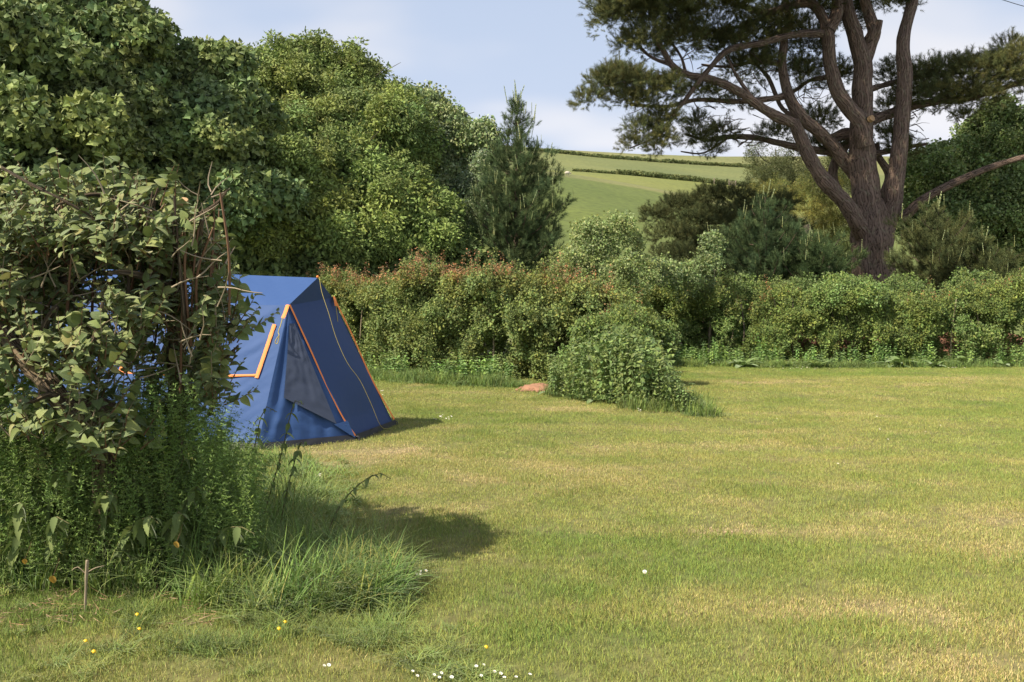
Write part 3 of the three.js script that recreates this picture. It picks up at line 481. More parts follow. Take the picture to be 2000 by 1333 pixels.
// ---------------------------------------------------------------- the big pine
srand(61);
{
  const D = 31, t = thing('large_pine_tree', 'old many stemmed pine with thick brown trunk and spreading dark crown', 'pine tree');
  const L = (pts, w, name = 'limb', o = {}) => part(name, limb(pts.map(([x, y, dz = 0]) => at(x, y, D + dz)), pts.map((p, i) => (w.length === pts.length ? w[i] : w[0] + (w[1] - w[0]) * i / (pts.length - 1)) * 0.9 * D / F), { sides: 14, step: 0.12, gnarl: 0.13, ...o }), M.pineBark, t);
  L([[1706, 690], [1706, 540], [1704, 470], [1700, 420], [1690, 345]], [52, 44, 43, 38, 12], 'trunk', { sides: 26, gnarl: 0.15 });
  L([[1718, 540], [1725, 470], [1742, 410, -0.1], [1755, 315, -0.2], [1764, 225, -0.2], [1768, 157, -0.2], [1764, 90, -0.1], [1770, 50], [1783, 0], [1800, -90], [1830, -170]], [21, 10]);
  L([[1695, 420], [1690, 360], [1685, 300], [1685, 243], [1686, 180], [1682, 112], [1670, 70], [1655, 20], [1650, -40], [1640, -160]], [33, 9]);
  L([[1690, 285, -0.3], [1680, 240, -0.4], [1660, 212, -0.4], [1640, 187, -0.4], [1622, 126, -0.4], [1617, 67, -0.4], [1608, 35, -0.3], [1586, 8, -0.2], [1541, 12], [1495, 24, 0.2], [1440, 8, 0.4]], [20, 6]);
  L([[1617, 60, -0.4], [1634, 25, -0.3], [1638, -30], [1660, -120, 0.4]], [15, 9]);
  L([[1684, 125], [1700, 85, 0.1], [1708, 62], [1698, 30, 0.2], [1688, -10, 0.2], [1680, -90]], [17, 9]);
  L([[1706, 82], [1714, 60, -0.1], [1719, 40, -0.1]], [9, 7], 'broken_stub', { sides: 8 });
  L([[1690, 470], [1672, 430, -0.5], [1650, 395, -0.7], [1608, 350, -0.9], [1580, 306, -1], [1562, 262, -1], [1550, 236, -1]], [20, 12]);
  L([[1553, 242, -1], [1514, 226, -1.1], [1478, 203, -1.3], [1442, 178, -1.4], [1388, 155, -1.6], [1343, 146, -1.8], [1311, 126, -1.9], [1293, 94, -2], [1272, 66, -2]], [11, 5]);
  L([[1680, 350, 0.3], [1658, 324, 0.3], [1630, 288, 0.2], [1600, 258, 0], [1573, 236, -0.2], [1550, 205, -0.2], [1536, 171], [1528, 126], [1532, 80], [1540, 30, 0.3], [1520, -50, 0.5]], [17, 6]);
  L([[1670, 410, 0.8], [1640, 380, 0.9], [1627, 340, 1], [1640, 300, 1], [1665, 270, 0.8]], [12, 9]);
  L([[1685, 262, 0.2], [1650, 262, 0.4], [1620, 272, 0.5], [1600, 258, 0.3]], [14, 10]);
  L([[1735, 420, 0.6], [1728, 385, 0.8], [1736, 340, 1], [1716, 305, 1], [1712, 280, 1]], [11, 7]);
  L([[1765, 425, -0.3], [1802, 391, -0.8], [1865, 357, -1.2], [1932, 328, -1.6], [2000, 307, -1.9], [2080, 290, -2.2]], [11, 3.5]);
  L([[1690, 240, 0.3], [1740, 222, 0.5], [1775, 210, 0.5], [1829, 198, 0.3], [1892, 191, 0], [1955, 173, -0.3], [2030, 150, -0.5]], [12, 5]);
  L([[1700, 300, 0.6], [1721, 298, 0.8], [1775, 287, 0.8], [1812, 281, 0.6]], [9, 3]);
  // side boughs
  for (const [pts, w] of [
    [[[1535, 188], [1480, 196, -0.5], [1433, 198, -0.8], [1361, 195, -1.1], [1302, 208, -1.4], [1230, 204, -1.6]], [7, 3]],
    [[[1640, 300, 0.5], [1554, 287, 0.4], [1482, 270, 0.2], [1424, 267, 0], [1380, 274, -0.2], [1340, 262, -0.4]], [9, 3]],
    [[[1612, 66, -0.4], [1560, 66, -0.6], [1487, 84, -1], [1424, 98, -1.3], [1385, 135, -1.6], [1356, 172, -1.9], [1325, 212, -2.1], [1290, 240, -2.2]], [9, 3]],
    [[[1343, 146, -1.8], [1290, 150, -1.9], [1230, 160, -2], [1180, 170, -2]], [5, 2]],
    [[[1311, 126, -1.9], [1270, 110, -1.9], [1215, 50, -1.8]], [5, 2]],
    [[[1528, 126], [1480, 120, 0.3], [1420, 130, 0.4], [1370, 126, 0.5]], [6, 2]],
    [[[1541, 12], [1480, 40, 0.6], [1400, 60, 0.6], [1320, 50, 0.4]], [6, 2]],
    [[[1573, 236, -0.2], [1530, 214, 0.4], [1500, 150, 0.7], [1470, 120, 0.9]], [6, 3]],
    [[[1622, 150, -0.2], [1580, 158, 0.6], [1555, 176, 0.8], [1530, 190, 1]], [6, 3]],
    [[[1686, 180], [1730, 165, 0.8], [1800, 150, 1.2], [1900, 140, 1.2]], [8, 3]],
    [[[1892, 191], [1930, 160, -0.2], [1975, 120, -0.3]], [5, 2]],
    [[[1424, 267], [1400, 285, -0.1], [1370, 300, -0.2], [1330, 296, -0.3]], [3, 1.5]],
    [[[1325, 212, -2.1], [1290, 262, -2.2], [1230, 290, -2.3]], [4, 1.5]],
    [[[1340, 146, -1.8], [1330, 110, -1.6], [1300, 70, -1.4]], [4, 2]],
    [[[1478, 203, -1.3], [1440, 150, -1.0], [1420, 110, -0.8]], [5, 2]],
  ]) L(pts, w, 'branch', { sides: 7, step: 0.2, gnarl: 0.2 });
  // bare crooked twigs
  for (let i = 0; i < 130; i++) {
    const zones = [[1300, 200, -1.5, 90, 40], [1400, 220, -0.8, 90, 50], [1340, 110, -1.2, 90, 50], [1470, 130, -0.2, 80, 60], [1780, 250, 0.6, 50, 40], [1830, 215, 0.4, 70, 25], [1440, 270, 0, 60, 20], [1560, 200, 0.6, 40, 40]];
    const z = zones[i % zones.length], x = z[0] + rn() * z[3] * 0.7, y = z[1] + rn() * z[4] * 0.7, s = at(x, y, D + z[2] + rn() * 0.5);
    const a = rr(0, 6.28), pts = [s]; let dir = V(Math.cos(a), rr(-0.6, 0.9), Math.sin(a) * 0.6).normalize();
    for (let k = 0; k < 3; k++) { dir = dir.clone().add(V(rn() * 0.6, rn() * 0.6, rn() * 0.6)).normalize(); pts.push(pts[k].clone().addScaledVector(dir, rr(0.2, 0.45))); }
    part('twig', limb(pts, [0.016, 0.013, 0.009, 0.004], { sides: 4, step: 0.22 }), M.pineBark, t);
  }
  const cut = new THREE.CylinderGeometry(6 * D / F, 6.5 * D / F, 0.12, 12).rotateX(Math.PI / 2 - 0.25).rotateY(0.5); const cc = at(1702, 232, D - 0.72); cut.translate(cc.x, cc.y, cc.z); part('sawn_end', cut, M.cutWood, t);
  const pads = [[1230, 25, 29.4, 85, 40, 1.6], [1190, 40, 29.2, 45, 26, 0.9], [1300, 30, 29.8, 90, 45, 1.7], [1260, 85, 29.3, 70, 22, 1.1], [1390, 25, 30.5, 100, 55, 1.8], [1330, 80, 29.6, 60, 26, 1.2], [1420, 90, 31, 70, 30, 1.3], [1500, 70, 31.8, 80, 36, 1.4], [1570, 90, 32, 60, 45, 1.2], [1480, 135, 31.6, 70, 30, 1.2],
    [1180, 165, 29, 55, 24, 1], [1240, 165, 29.1, 70, 26, 1.2], [1300, 178, 29.3, 60, 24, 1.1], [1150, 195, 28.9, 34, 16, 0.7], [1230, 200, 29, 60, 14, 0.8], [1210, 145, 29.2, 30, 14, 0.6], [1370, 180, 30.2, 50, 20, 0.9],
    [1250, 250, 28.7, 45, 22, 0.7], [1235, 285, 28.6, 26, 20, 0.5], [1290, 270, 28.7, 40, 24, 0.6], [1285, 292, 28.6, 22, 12, 0.4], [1300, 232, 28.8, 40, 14, 0.6],
    [1370, 240, 30.6, 34, 14, 0.6], [1355, 270, 30.6, 36, 16, 0.6], [1400, 262, 30.8, 36, 14, 0.6], [1380, 295, 30.7, 34, 8, 0.4], [1510, 262, 31.4, 44, 12, 0.7], [1440, 200, 31, 40, 12, 0.6],
    [1600, 235, 32.2, 46, 24, 0.9], [1560, 150, 32, 40, 34, 0.9], [1630, 150, 32.4, 30, 40, 0.9], [1600, 290, 32.4, 60, 18, 0.9],
    [1740, 150, 32.4, 30, 34, 0.9], [1790, 160, 32, 46, 38, 1.1], [1850, 150, 31.8, 80, 42, 1.6], [1920, 150, 31.2, 80, 38, 1.6], [1980, 120, 30.8, 60, 34, 1.3], [1820, 195, 31.6, 70, 26, 1.3], [1900, 195, 31.2, 60, 20, 1.1], [1740, 205, 32, 34, 30, 0.8], [2050, 150, 30.5, 80, 50, 1.6], [1880, 228, 31.3, 46, 8, 0.5], [1730, 265, 32.2, 34, 26, 0.8], [1760, 290, 32, 40, 12, 0.6], [1970, 92, 30.8, 22, 16, 0.5],
    [1560, 20, 32, 80, 40, 1.4], [1650, 30, 32.4, 40, 40, 1], [1740, 5, 31.6, 60, 12, 1]];
  crown(t, pads, PF.pine, M.needle, { cover: 1.0, up: 0.8, vary: 0.25, inside: 0.25, ragged: 0.4 });
  const upper = [[1380, -75, 26.5, 170, 50, 2.2], [1560, -100, 27.5, 190, 60, 2.4], [1450, -45, 27, 130, 25, 1.5], [1300, -80, 29.5, 200, 60, 2.6], [1520, -140, 30.5, 220, 80, 3], [1700, -190, 30.5, 150, 70, 2.4], [1640, -60, 29, 140, 34, 1.6]];
  crown(t, upper, PF.bigPine, M.needle, { cover: 0.9, up: 0.6, inside: 0.3, size: [0.8, 1.2] });
  // a leaning dead stem by its foot
  const dead = thing('leaning_dead_stem', 'grey leaning dead stem beside the foot of the big pine', 'log');
  part('stem', limb([at(1662, 560, 30), at(1628, 520, 30.2), at(1592, 478, 30.4), at(1575, 440, 30.5)], [0.22, 0.2, 0.16, 0.1], { sides: 10 }), M.greyBark, dead);
}

// ---------------------------------------------------------------- hedges
// base points [px, py] on the ground run along the hedge's near foot; height and thickness in m
function hedge(name, label, foot, height, thick, opts = {}) {
  const t = thing(name, label, 'hedge'), pts = foot.map(([x, y]) => onGround(x, y)), curve = new THREE.CatmullRomCurve3(pts), len = curve.getLength();
  const { density = 330, gapLow = 0.2, red = 0.3, tint = [1, 1, 1], rough = 1, mixed = 0, hAt = () => 1 } = opts;
  const lists = PF.haw.geos.map(() => []), tl = G.tip.map(() => []), up = G.haw.map(() => []), mx = PF.sap.geos.map(() => []);
  const n = Math.round(len * (height + thick * 0.8) * density);
  for (let i = 0; i < n; i++) {
    const s = R(), c = curve.getPointAt(s), T = curve.getTangentAt(s), back = V(T.z, 0, -T.x); if (back.z > 0) back.negate();
    const H = height * hAt(s) * (1 + rough * (0.13 * N3(c.x * 0.8, 1, c.z * 0.8) + 0.1 * N3(c.x * 2.6, 5, c.z * 2.6)));
    let y, b; const kind = R();
    if (kind < 0.66) { y = H * Math.pow(R(), 0.8) * 0.97; b = Math.abs(rn()) * 0.13; } else if (kind < 0.84) { y = H * 0.95 + rn() * 0.07; b = rr(0.05, thick); } else { y = H * R() * 0.95; b = rr(0.15, thick); }
    const bulge = 0.55 * N3(c.x * 1.5, y * 1.7, c.z * 1.5) + 0.26 * N3(c.x * 4, y * 4, c.z * 4) + 0.14 * Math.pow(Math.max(0, y / H - 0.72) / 0.28, 2);
    const hole = N3(c.x * 1.3 + 5, y * 1.5, c.z * 1.3) + 0.7 * N3(c.x * 2.9, y * 2.9 + 3, c.z * 2.9);
    if (b < 0.4 && hole < -0.17 + gapLow * (1 - sm(0.1, 0.55, y / H))) { if (R() < 0.8) continue; b += rr(0.3, 0.6); }
    const p = c.clone().addScaledVector(back, b + bulge); p.y = Math.max(0.08, y);
    const dir = V(rn() * 0.5, 0.5 + 0.5 * R(), rn() * 0.5).addScaledVector(back, -0.55).normalize();
    if (mixed && N3(c.x * 0.9 + 4, y * 0.9, c.z * 0.9) > 0.12) { if (R() < 0.45) mx[Math.floor(R() * mx.length)].push({ m: place(p, dir, rr(0, 6.28), rr(0.6, 1.05)), c: jit([0.95, 1, 0.9], 0.25) }); continue; }
    lists[Math.floor(R() * lists.length)].push({ m: place(p, dir, rr(0, 6.28), rr(0.6, 1.3)), c: jit(mix3(tint, [1.3, 0.95, 0.75], sm(0.75, 1, y / H) * red * R()), 0.22) });
    if (kind >= 0.55 && kind < 0.84 && y > H * 0.85) for (let k = 0; k < 3; k++) { // upright young shoots on top
      const q = p.clone().add(V(rn() * 0.16, 0.05, rn() * 0.16)), hgt = (R() < 0.12 ? rr(0.3, 0.55) : rr(0.03, 0.3)) * (0.4 + 0.9 * sm(-0.3, 0.4, N3(q.x * 1.7, 8, q.z * 1.7)));
      const isRed = R() < red * (0.85 + 0.9 * N3(q.x * 1.1, 3, q.z * 1.1));
      for (let y2 = 0; y2 < hgt; y2 += 0.075) { const l = isRed && y2 > hgt - 0.24 ? tl : up; l[Math.floor(R() * l.length)].push({ m: place(q.clone().add(V(rn() * 0.025, y2, rn() * 0.025)), V(rn() * 0.3, 1, rn() * 0.3).normalize(), rr(0, 6.28), rr(0.6, 1.05)), c: jit(mix3([1, 1, 1], tint, 0.5), 0.25) }); }
    }
  }
  lists.forEach((l, k) => copies('foliage', PF.haw.geos[k], M.hawthorn, l, t)); mx.forEach((l, k) => copies('foliage', PF.sap.geos[k], M.oakish, l, t)); up.forEach((l, k) => copies('shoots', G.haw[k], M.hawthorn, l, t)); tl.forEach((l, k) => copies('shoot_tips', G.tip[k], M.tips, l, t));
  const stems = Math.round(len * 2.4);
  for (let i = 0; i < stems; i++) {
    const s = (i + rr(0.2, 0.8)) / stems, c = curve.getPointAt(Math.min(1, s)), T = curve.getTangentAt(Math.min(1, s)), back = V(T.z, 0, -T.x); if (back.z > 0) back.negate();
    const b = c.clone().addScaledVector(back, rr(0.18, thick * 0.7)), r = rr(0.014, 0.03);
    part('stem', limb([b.clone().setY(-0.05), b.clone().add(V(rn() * 0.1, height * 0.4, rn() * 0.08)), b.clone().add(V(rn() * 0.25, height * 0.9, rn() * 0.15))], [r * 1.3, r, r * 0.4], { sides: 6, step: 0.15, gnarl: 0.2 }), R() < 0.4 ? M.paleTwig : M.greyBark, t);
  }
  return t;
}
srand(71);
hedge('hawthorn_hedge', 'clipped hawthorn hedge with reddish shoot tips behind the tent', [[560, 712], [700, 722], [850, 736], [1000, 742], [1120, 746], [1215, 742]], 1.88, 1.1, { density: 100, rough: 1.0, red: 0.9, gapLow: 0.1, hAt: (s) => 1.0 - 0.1 * sm(0.85, 1, s) });
hedge('hawthorn_hedge', 'end of the clipped hedge where it curves back beside the lawn opening', [[1180, 742], [1225, 722], [1262, 704], [1290, 694]], 1.68, 0.9, { density: 90, rough: 1.2, red: 0.3, tint: [1.05, 1.05, 0.95] });
hedge('mixed_hedge', 'leafy green hedge along the far edge of the lawn, under the big pine', [[1262, 697], [1400, 706], [1600, 709], [1800, 711], [2000, 712], [2160, 712]], 1.72, 1.3, { density: 85, rough: 2.6, red: 0.16, gapLow: 0.55, mixed: 0.2, tint: [0.95, 1, 0.85], hAt: (s) => 0.95 + 0.1 * Math.sin(s * 17) });
hedge('bramble_clump', 'tangled bramble and hawthorn clump joining the nettle patch to the hedge end', [[1105, 752], [1170, 758], [1235, 764], [1290, 752]], 1.02, 1.0, { density: 80, rough: 2.4, red: 0.1, mixed: 0.3, gapLow: 0.1, tint: [0.9, 1, 0.85] });
{ // reddish earth bank inside the far hedge
  const a = onGround(1255, 690), pts = [[1262, 692], [1400, 696], [1600, 699], [1800, 700], [2160, 701]].map(([x, y]) => onGround(x, y).setY(0.12));
  const g = limb(pts, [0.45, 0.55, 0.55, 0.5, 0.5], { sides: 12, gnarl: 0.3, step: 0.15, freq: 3 }); g.scale(1, 1.0, 1);
  const earth = solid(0.26, 0.13, 0.085, 1);
  const m = structure('earth_bank', g, earth);
  const sml = thing('soil_heap', 'small heap of reddish dug earth at the foot of the clipped hedge', 'soil');
  const c = onGround(1052, 763); const sp = new THREE.SphereGeometry(1, 40, 20); const p = sp.attributes.position;
  for (let i = 0; i < p.count; i++) { const x = p.getX(i), y = p.getY(i), z = p.getZ(i), k = 1 + 0.25 * N3(x * 2.2, y * 2, z * 2.2) + 0.14 * N3(x * 7, y * 7, z * 7) + 0.08 * N3(x * 17, y * 17, z * 17); p.setXYZ(i, c.x + x * 0.29 * k, y * 0.1 * k, c.z - 0.15 + z * 0.4 * k); }
  sp.computeVertexNormals(); part('loose_earth', sp, solid(0.33, 0.175, 0.105, 1), sml);
  const clods = []; for (let i = 0; i < 70; i++) { const a = rr(0, 6.28), r = Math.pow(R(), 0.6) * 0.5, k = new THREE.IcosahedronGeometry(rr(0.012, 0.04), 1), q = k.attributes.position; for (let n = 0; n < q.count; n++) { const f = 1 + 0.45 * N3(q.getX(n) * 60 + i, q.getY(n) * 60, q.getZ(n) * 60); q.setXYZ(n, q.getX(n) * f, q.getY(n) * f * 0.7, q.getZ(n) * f); } k.translate(c.x + Math.cos(a) * r * 0.85, Math.max(0.012, 0.1 * (1 - r * 2.2)), c.z - 0.1 + Math.sin(a) * r); k.computeVertexNormals(); clods.push(k); }
  const cl = part('clods', mergeGeometries(clods), solid(0.3, 0.16, 0.1, 1), sml); cl.userData.kind = 'stuff';
  const bars = thing('dead_branch', 'dry pale branch lying across the bare bank in the hedge gap', 'branch');
  part('stick', limb([at(1282, 671, 24.2), at(1305, 673, 24.1), at(1332, 671, 24.1)], [0.016, 0.018, 0.01], { sides: 6 }), M.paleTwig, bars);
}

// tall verge grass and weeds at the hedge foot
function grassTuft(n, h, w, spread, lean = 0.5, heads = 0) {
  const acc = new Acc(), tri = leafTri(1, (t) => 0.5 * (1 - t * 0.85), 5, 0.15, 0.0);
  for (let i = 0; i < n; i++) {
    const a = rr(0, 6.28), hh = h * rr(0.45, 1.1), bend = rr(0.15, lean), x0 = rn() * spread, z0 = rn() * spread, tw = rr(-0.6, 0.6), ca = Math.cos(a), sa = Math.sin(a);
    const p = []; for (let k = 0; k < tri.p.length; k += 3) { const y = tri.p[k + 1], x = tri.p[k] * w * 2 * rr(0.98, 1.02), o = bend * hh * y * y, yy = hh * y * (1 - 0.35 * bend * y * y * 1.4); const lx = x * Math.cos(tw), lz = x * Math.sin(tw) + o; p.push(x0 + lx * ca - lz * sa, yy, z0 + lx * sa + lz * ca); }
    acc.add({ p }, new THREE.Matrix4(), R() < 0.08 ? [1.7, 1.3, 1.6] : jit([1, 1, 1], 0.25));
  }
  return acc.geo();
}
srand(81);
const TALL = [0, 1, 2].map(() => grassTuft(46, 0.42, 0.0045, 0.09, 0.75)), VERGE = [0, 1].map(() => grassTuft(60, 0.26, 0.006, 0.16, 0.7)), DARKT = [grassTuft(70, 0.36, 0.006, 0.07, 0.95)];
{
  const l = VERGE.map(() => []);
  const strip = (pts, n, dmin, dmax, hs) => { const c = new THREE.CatmullRomCurve3(pts.map(([x, y]) => onGround(x, y))); for (let i = 0; i < n; i++) { const p = c.getPoint(R()); p.x += rn() * 0.2; p.z -= rr(dmin, dmax); if (hs[2] && N3(p.x * 1.2, 3, p.z * 1.2) < -0.12) continue; p.y = groundY(p.x, p.z); l[i % 2].push({ m: place(p, V(rn() * 0.1, 1, rn() * 0.1).normalize(), rr(0, 6.28), rr(0.8, 1.2), hs[0] + (hs[1] - hs[0]) * Math.pow(R(), 1.5) * (0.9 + 0.8 * N3(p.x * 1.5, 6, p.z * 1.5))), c: jit([0.85, 0.95, 0.75], 0.3) }); } };
  strip([[560, 730], [700, 740], [850, 752], [1000, 757]], 520, -0.15, 0.9, [0.2, 1.25]);
  strip([[1290, 716], [1400, 718], [1600, 718], [1800, 718], [2160, 718]], 900, -0.15, 0.9, [0.15, 1.0, 1]);
  strip([[1080, 768], [1160, 786], [1250, 800], [1345, 808], [1372, 806]], 170, -0.4, 1.0, [0.1, 1.5, 1]);
  const g = new THREE.Group(); g.name = 'verge_grass'; g.userData = { kind: 'stuff', label: 'long unmown grass along the foot of the hedges', category: 'grass' }; scene.add(g);
  l.forEach((x, k) => copies('grass_tufts', VERGE[k], M.grass, x, g));
}
// nettles: stem with opposite toothed hanging leaves
const toothed = (L, w, teeth, depth) => (t) => L * w * Math.pow(Math.sin(Math.PI * Math.pow(t, 0.62)), 0.85) * (1 - depth * (0.5 - Math.abs(((t * teeth) % 1) - 0.5)) * 2 * 0.9);
const NETTLE_LEAF = new Acc(); NETTLE_LEAF.add(leafTri(0.085, toothed(0.085, 0.23, 7, 0.25), 21, 0.35, 0.35, true), new THREE.Matrix4(), [1, 1, 1]); const NETTLE_GEO = NETTLE_LEAF.geo();
const stemMat = solid(0.14, 0.13, 0.05, 0.8);
function nettle(root, tip, label, group, leaves = 9, size = 1, bend = 0.2) {
  const t = thing('nettle_plant', label, 'nettle', V(0, 0, 0), group);
  const mid = root.clone().lerp(tip, 0.55).add(V(rn() * 0.06, bend * 0.4, rn() * 0.05)), end = tip.clone(), pts = [root, mid, end, end.clone().add(V(rr(0.02, 0.08) * Math.sign(tip.x - root.x || 1), -0.03, 0.02))];
  part('stem', limb(pts, [0.0045, 0.004, 0.003, 0.002], { sides: 5, step: 0.08, gnarl: 0 }), stemMat, t);
  const c = new THREE.CatmullRomCurve3(pts);
  for (let i = 0; i < leaves; i++) for (const s of [1, -1]) {
    const u = 0.3 + 0.7 * (i + 0.5) / leaves, p = c.getPointAt(Math.min(1, u)), a = i * 1.57 + rr(-0.3, 0.3) + (s < 0 ? Math.PI : 0), k = size * (u > 0.9 ? 0.5 : rr(0.75, 1.2));
    const m = part('leaf', NETTLE_GEO, R() < 0.3 ? M.nettleLight : M.nettle, t);
    const dir = V(Math.cos(a), rr(-1.4, -0.35), Math.sin(a)).normalize();
    _m.copy(place(p, dir, 0, k)); // face the leaf upwards and out
    const z = V(0, 1, 0).addScaledVector(dir, -dir.y).normalize().applyAxisAngle(dir, rr(-0.5, 0.5)), x = dir.clone().cross(z);
    _m.makeBasis(x, dir, z).scale(V(k, k, k)).setPosition(p); m.applyMatrix4(_m);
  }
  return t;
}
M.nettleLight = leafMat(0.21, 0.265, 0.08, 0.3);
M.nettle.color.setRGB(0.14, 0.195, 0.055);
let NETTLES;
// the weedy patch of nettles and docks that juts onto the lawn
srand(91);
{
  NETTLES = [0, 1].map(() => { const acc = new Acc(); const tri = leafTri(0.075, ovate(0.075, 0.28), 3, 0.3, 0.3); for (let k = 0; k < 9; k++) for (const s of [0, 3.14]) { const a = k * 1.57 + s, y = 0.12 + k * 0.075; acc.add(tri, place(V(0, y, 0), V(Math.cos(a), rr(-0.9, -0.1), Math.sin(a)).normalize(), rr(-0.6, 0.6), rr(0.7, 1.25) * (k > 7 ? 0.6 : 1)), jit([1, 1, 1], 0.25)); } acc.add({ p: [-0.004, 0, 0, 0.004, 0, 0, 0, 0.78, 0, 0, 0, -0.004, 0, 0, 0.004, 0, 0.78, 0] }, new THREE.Matrix4(), [0.8, 0.7, 0.6]); return acc.geo(); });
  const nl = NETTLES, l = nl.map(() => []);
  const top = [[1060, 705], [1100, 685], [1150, 645], [1200, 620], [1260, 635], [1300, 675], [1335, 735], [1370, 785]];
  for (let i = 0; i < 1500; i++) {
    const px = rr(1075, 1372), py0 = lerpPts([[1070, 775], [1160, 788], [1250, 800], [1340, 808], [1372, 808]], px), back = Math.pow(R(), 1.2) * lerpPts([[1070, 1.2], [1200, 2.6], [1300, 2.2], [1372, 0.4]], px);
    const p = onGround(px, py0); p.z -= back; p.x *= 1 + back / -onGround(px, py0).z * 0.98;
    const pt = lerpPts(top, px) + 8, d = -p.z, hmax = Math.max(0.22, (at(px, pt, d).y)) * rr(0.55, 1.05) * (0.9 + 0.95 * N3(p.x * 2.1, 2, p.z * 2.1));
    p.y = 0; const s = hmax / 0.8 * (R() < 0.14 ? 1.25 : 1) * (R() < 0.2 ? 0.6 : 1); if (s < 0.15) continue;
    l[i % 2].push({ m: place(p, V(rn() * 0.18, 1, rn() * 0.18).normalize(), rr(0, 6.28), Math.min(1.25, Math.max(0.75, s)), Math.min(1.6, s)), c: jit([1.25, 1.3, 1.15], 0.3) });
  }
  const t = thing('nettle_patch', 'thick patch of nettles and weeds jutting from the hedge end onto the lawn', 'weeds'); t.userData.kind = 'stuff';
  l.forEach((x, k) => copies('nettles', nl[k], M.nettle, x, t));
}
{
  const l = [[], []], add = (pts, n, h0, h1, dmax) => { const c = new THREE.CatmullRomCurve3(pts.map(([x, y]) => onGround(x, y))); for (let i = 0; i < n; i++) { const p = c.getPoint(R()); p.z -= rr(-0.1, dmax); const k = N3(p.x * 1.4 + 3, 5, p.z * 1.4); if (k < -0.1) continue; p.y = 0; const h = rr(h0, h1) * (0.7 + 0.9 * k); l[i % 2].push({ m: place(p, V(rn() * 0.2, 1, rn() * 0.2).normalize(), rr(0, 6.28), rr(0.7, 1.2), h / 0.8), c: jit([1.2, 1.3, 1.1], 0.3) }); } };
  add([[600, 728], [700, 736], [850, 748], [1000, 752]], 420, 0.2, 0.7, 0.7); add([[1290, 712], [1400, 715], [1600, 715], [1800, 715], [2150, 716]], 700, 0.2, 0.75, 0.8);
  const t = thing('hedge_foot_weeds', 'ragged weeds growing along the foot of the hedges', 'weeds'); t.userData.kind = 'stuff'; l.forEach((x, k) => copies('weeds', NETTLES[k], M.dock, x, t));
}
const DOCK = (() => { const a = new Acc(); a.add(leafTri(0.24, (t) => 0.24 * 0.2 * Math.pow(Math.sin(Math.PI * Math.pow(t, 0.8)), 0.8) * (1 + 0.08 * Math.sin(t * 40)), 10, 0.35, 0.45, true), new THREE.Matrix4(), [1, 1, 1]); return a.geo(); })();
function dock(px, py, label, n, s, group) {
  const c = onGround(px, py), t = thing('dock_plant', label, 'plant', c, group);
  for (let i = 0; i < n; i++) { const a = i * 2.4 + rr(-0.3, 0.3), dir = V(Math.cos(a), rr(0.35, 1.3), Math.sin(a)).normalize(), z = V(0, 1, 0).addScaledVector(dir, -dir.y).normalize(), x = dir.clone().cross(z), k = s * rr(0.7, 1.2); const m = part('leaf', DOCK, M.dock, t); m.applyMatrix4(new THREE.Matrix4().makeBasis(x, dir, z).scale(V(k, k, k)).setPosition(V(Math.cos(a) * 0.03, 0.01, Math.sin(a) * 0.03))); }
}
for (const [x, y, n, s] of [[1078, 770, 7, 1.0], [1118, 775, 6, 1], [1165, 785, 7, 1.1], [1318, 802, 5, 1.05], [1270, 800, 6, 0.8]]) dock(x, y, 'broad leaved dock growing at the foot of the nettle patch', n, s, 'docks by the nettle patch');
for (let i = 0; i < 40; i++) { const x = 1370 + Math.pow(R(), 1.2) * 640; dock(x, rr(705, 719), 'broad leaved dock at the foot of the far hedge', 8, rr(0.8, 2.0), 'docks along the far hedge'); }

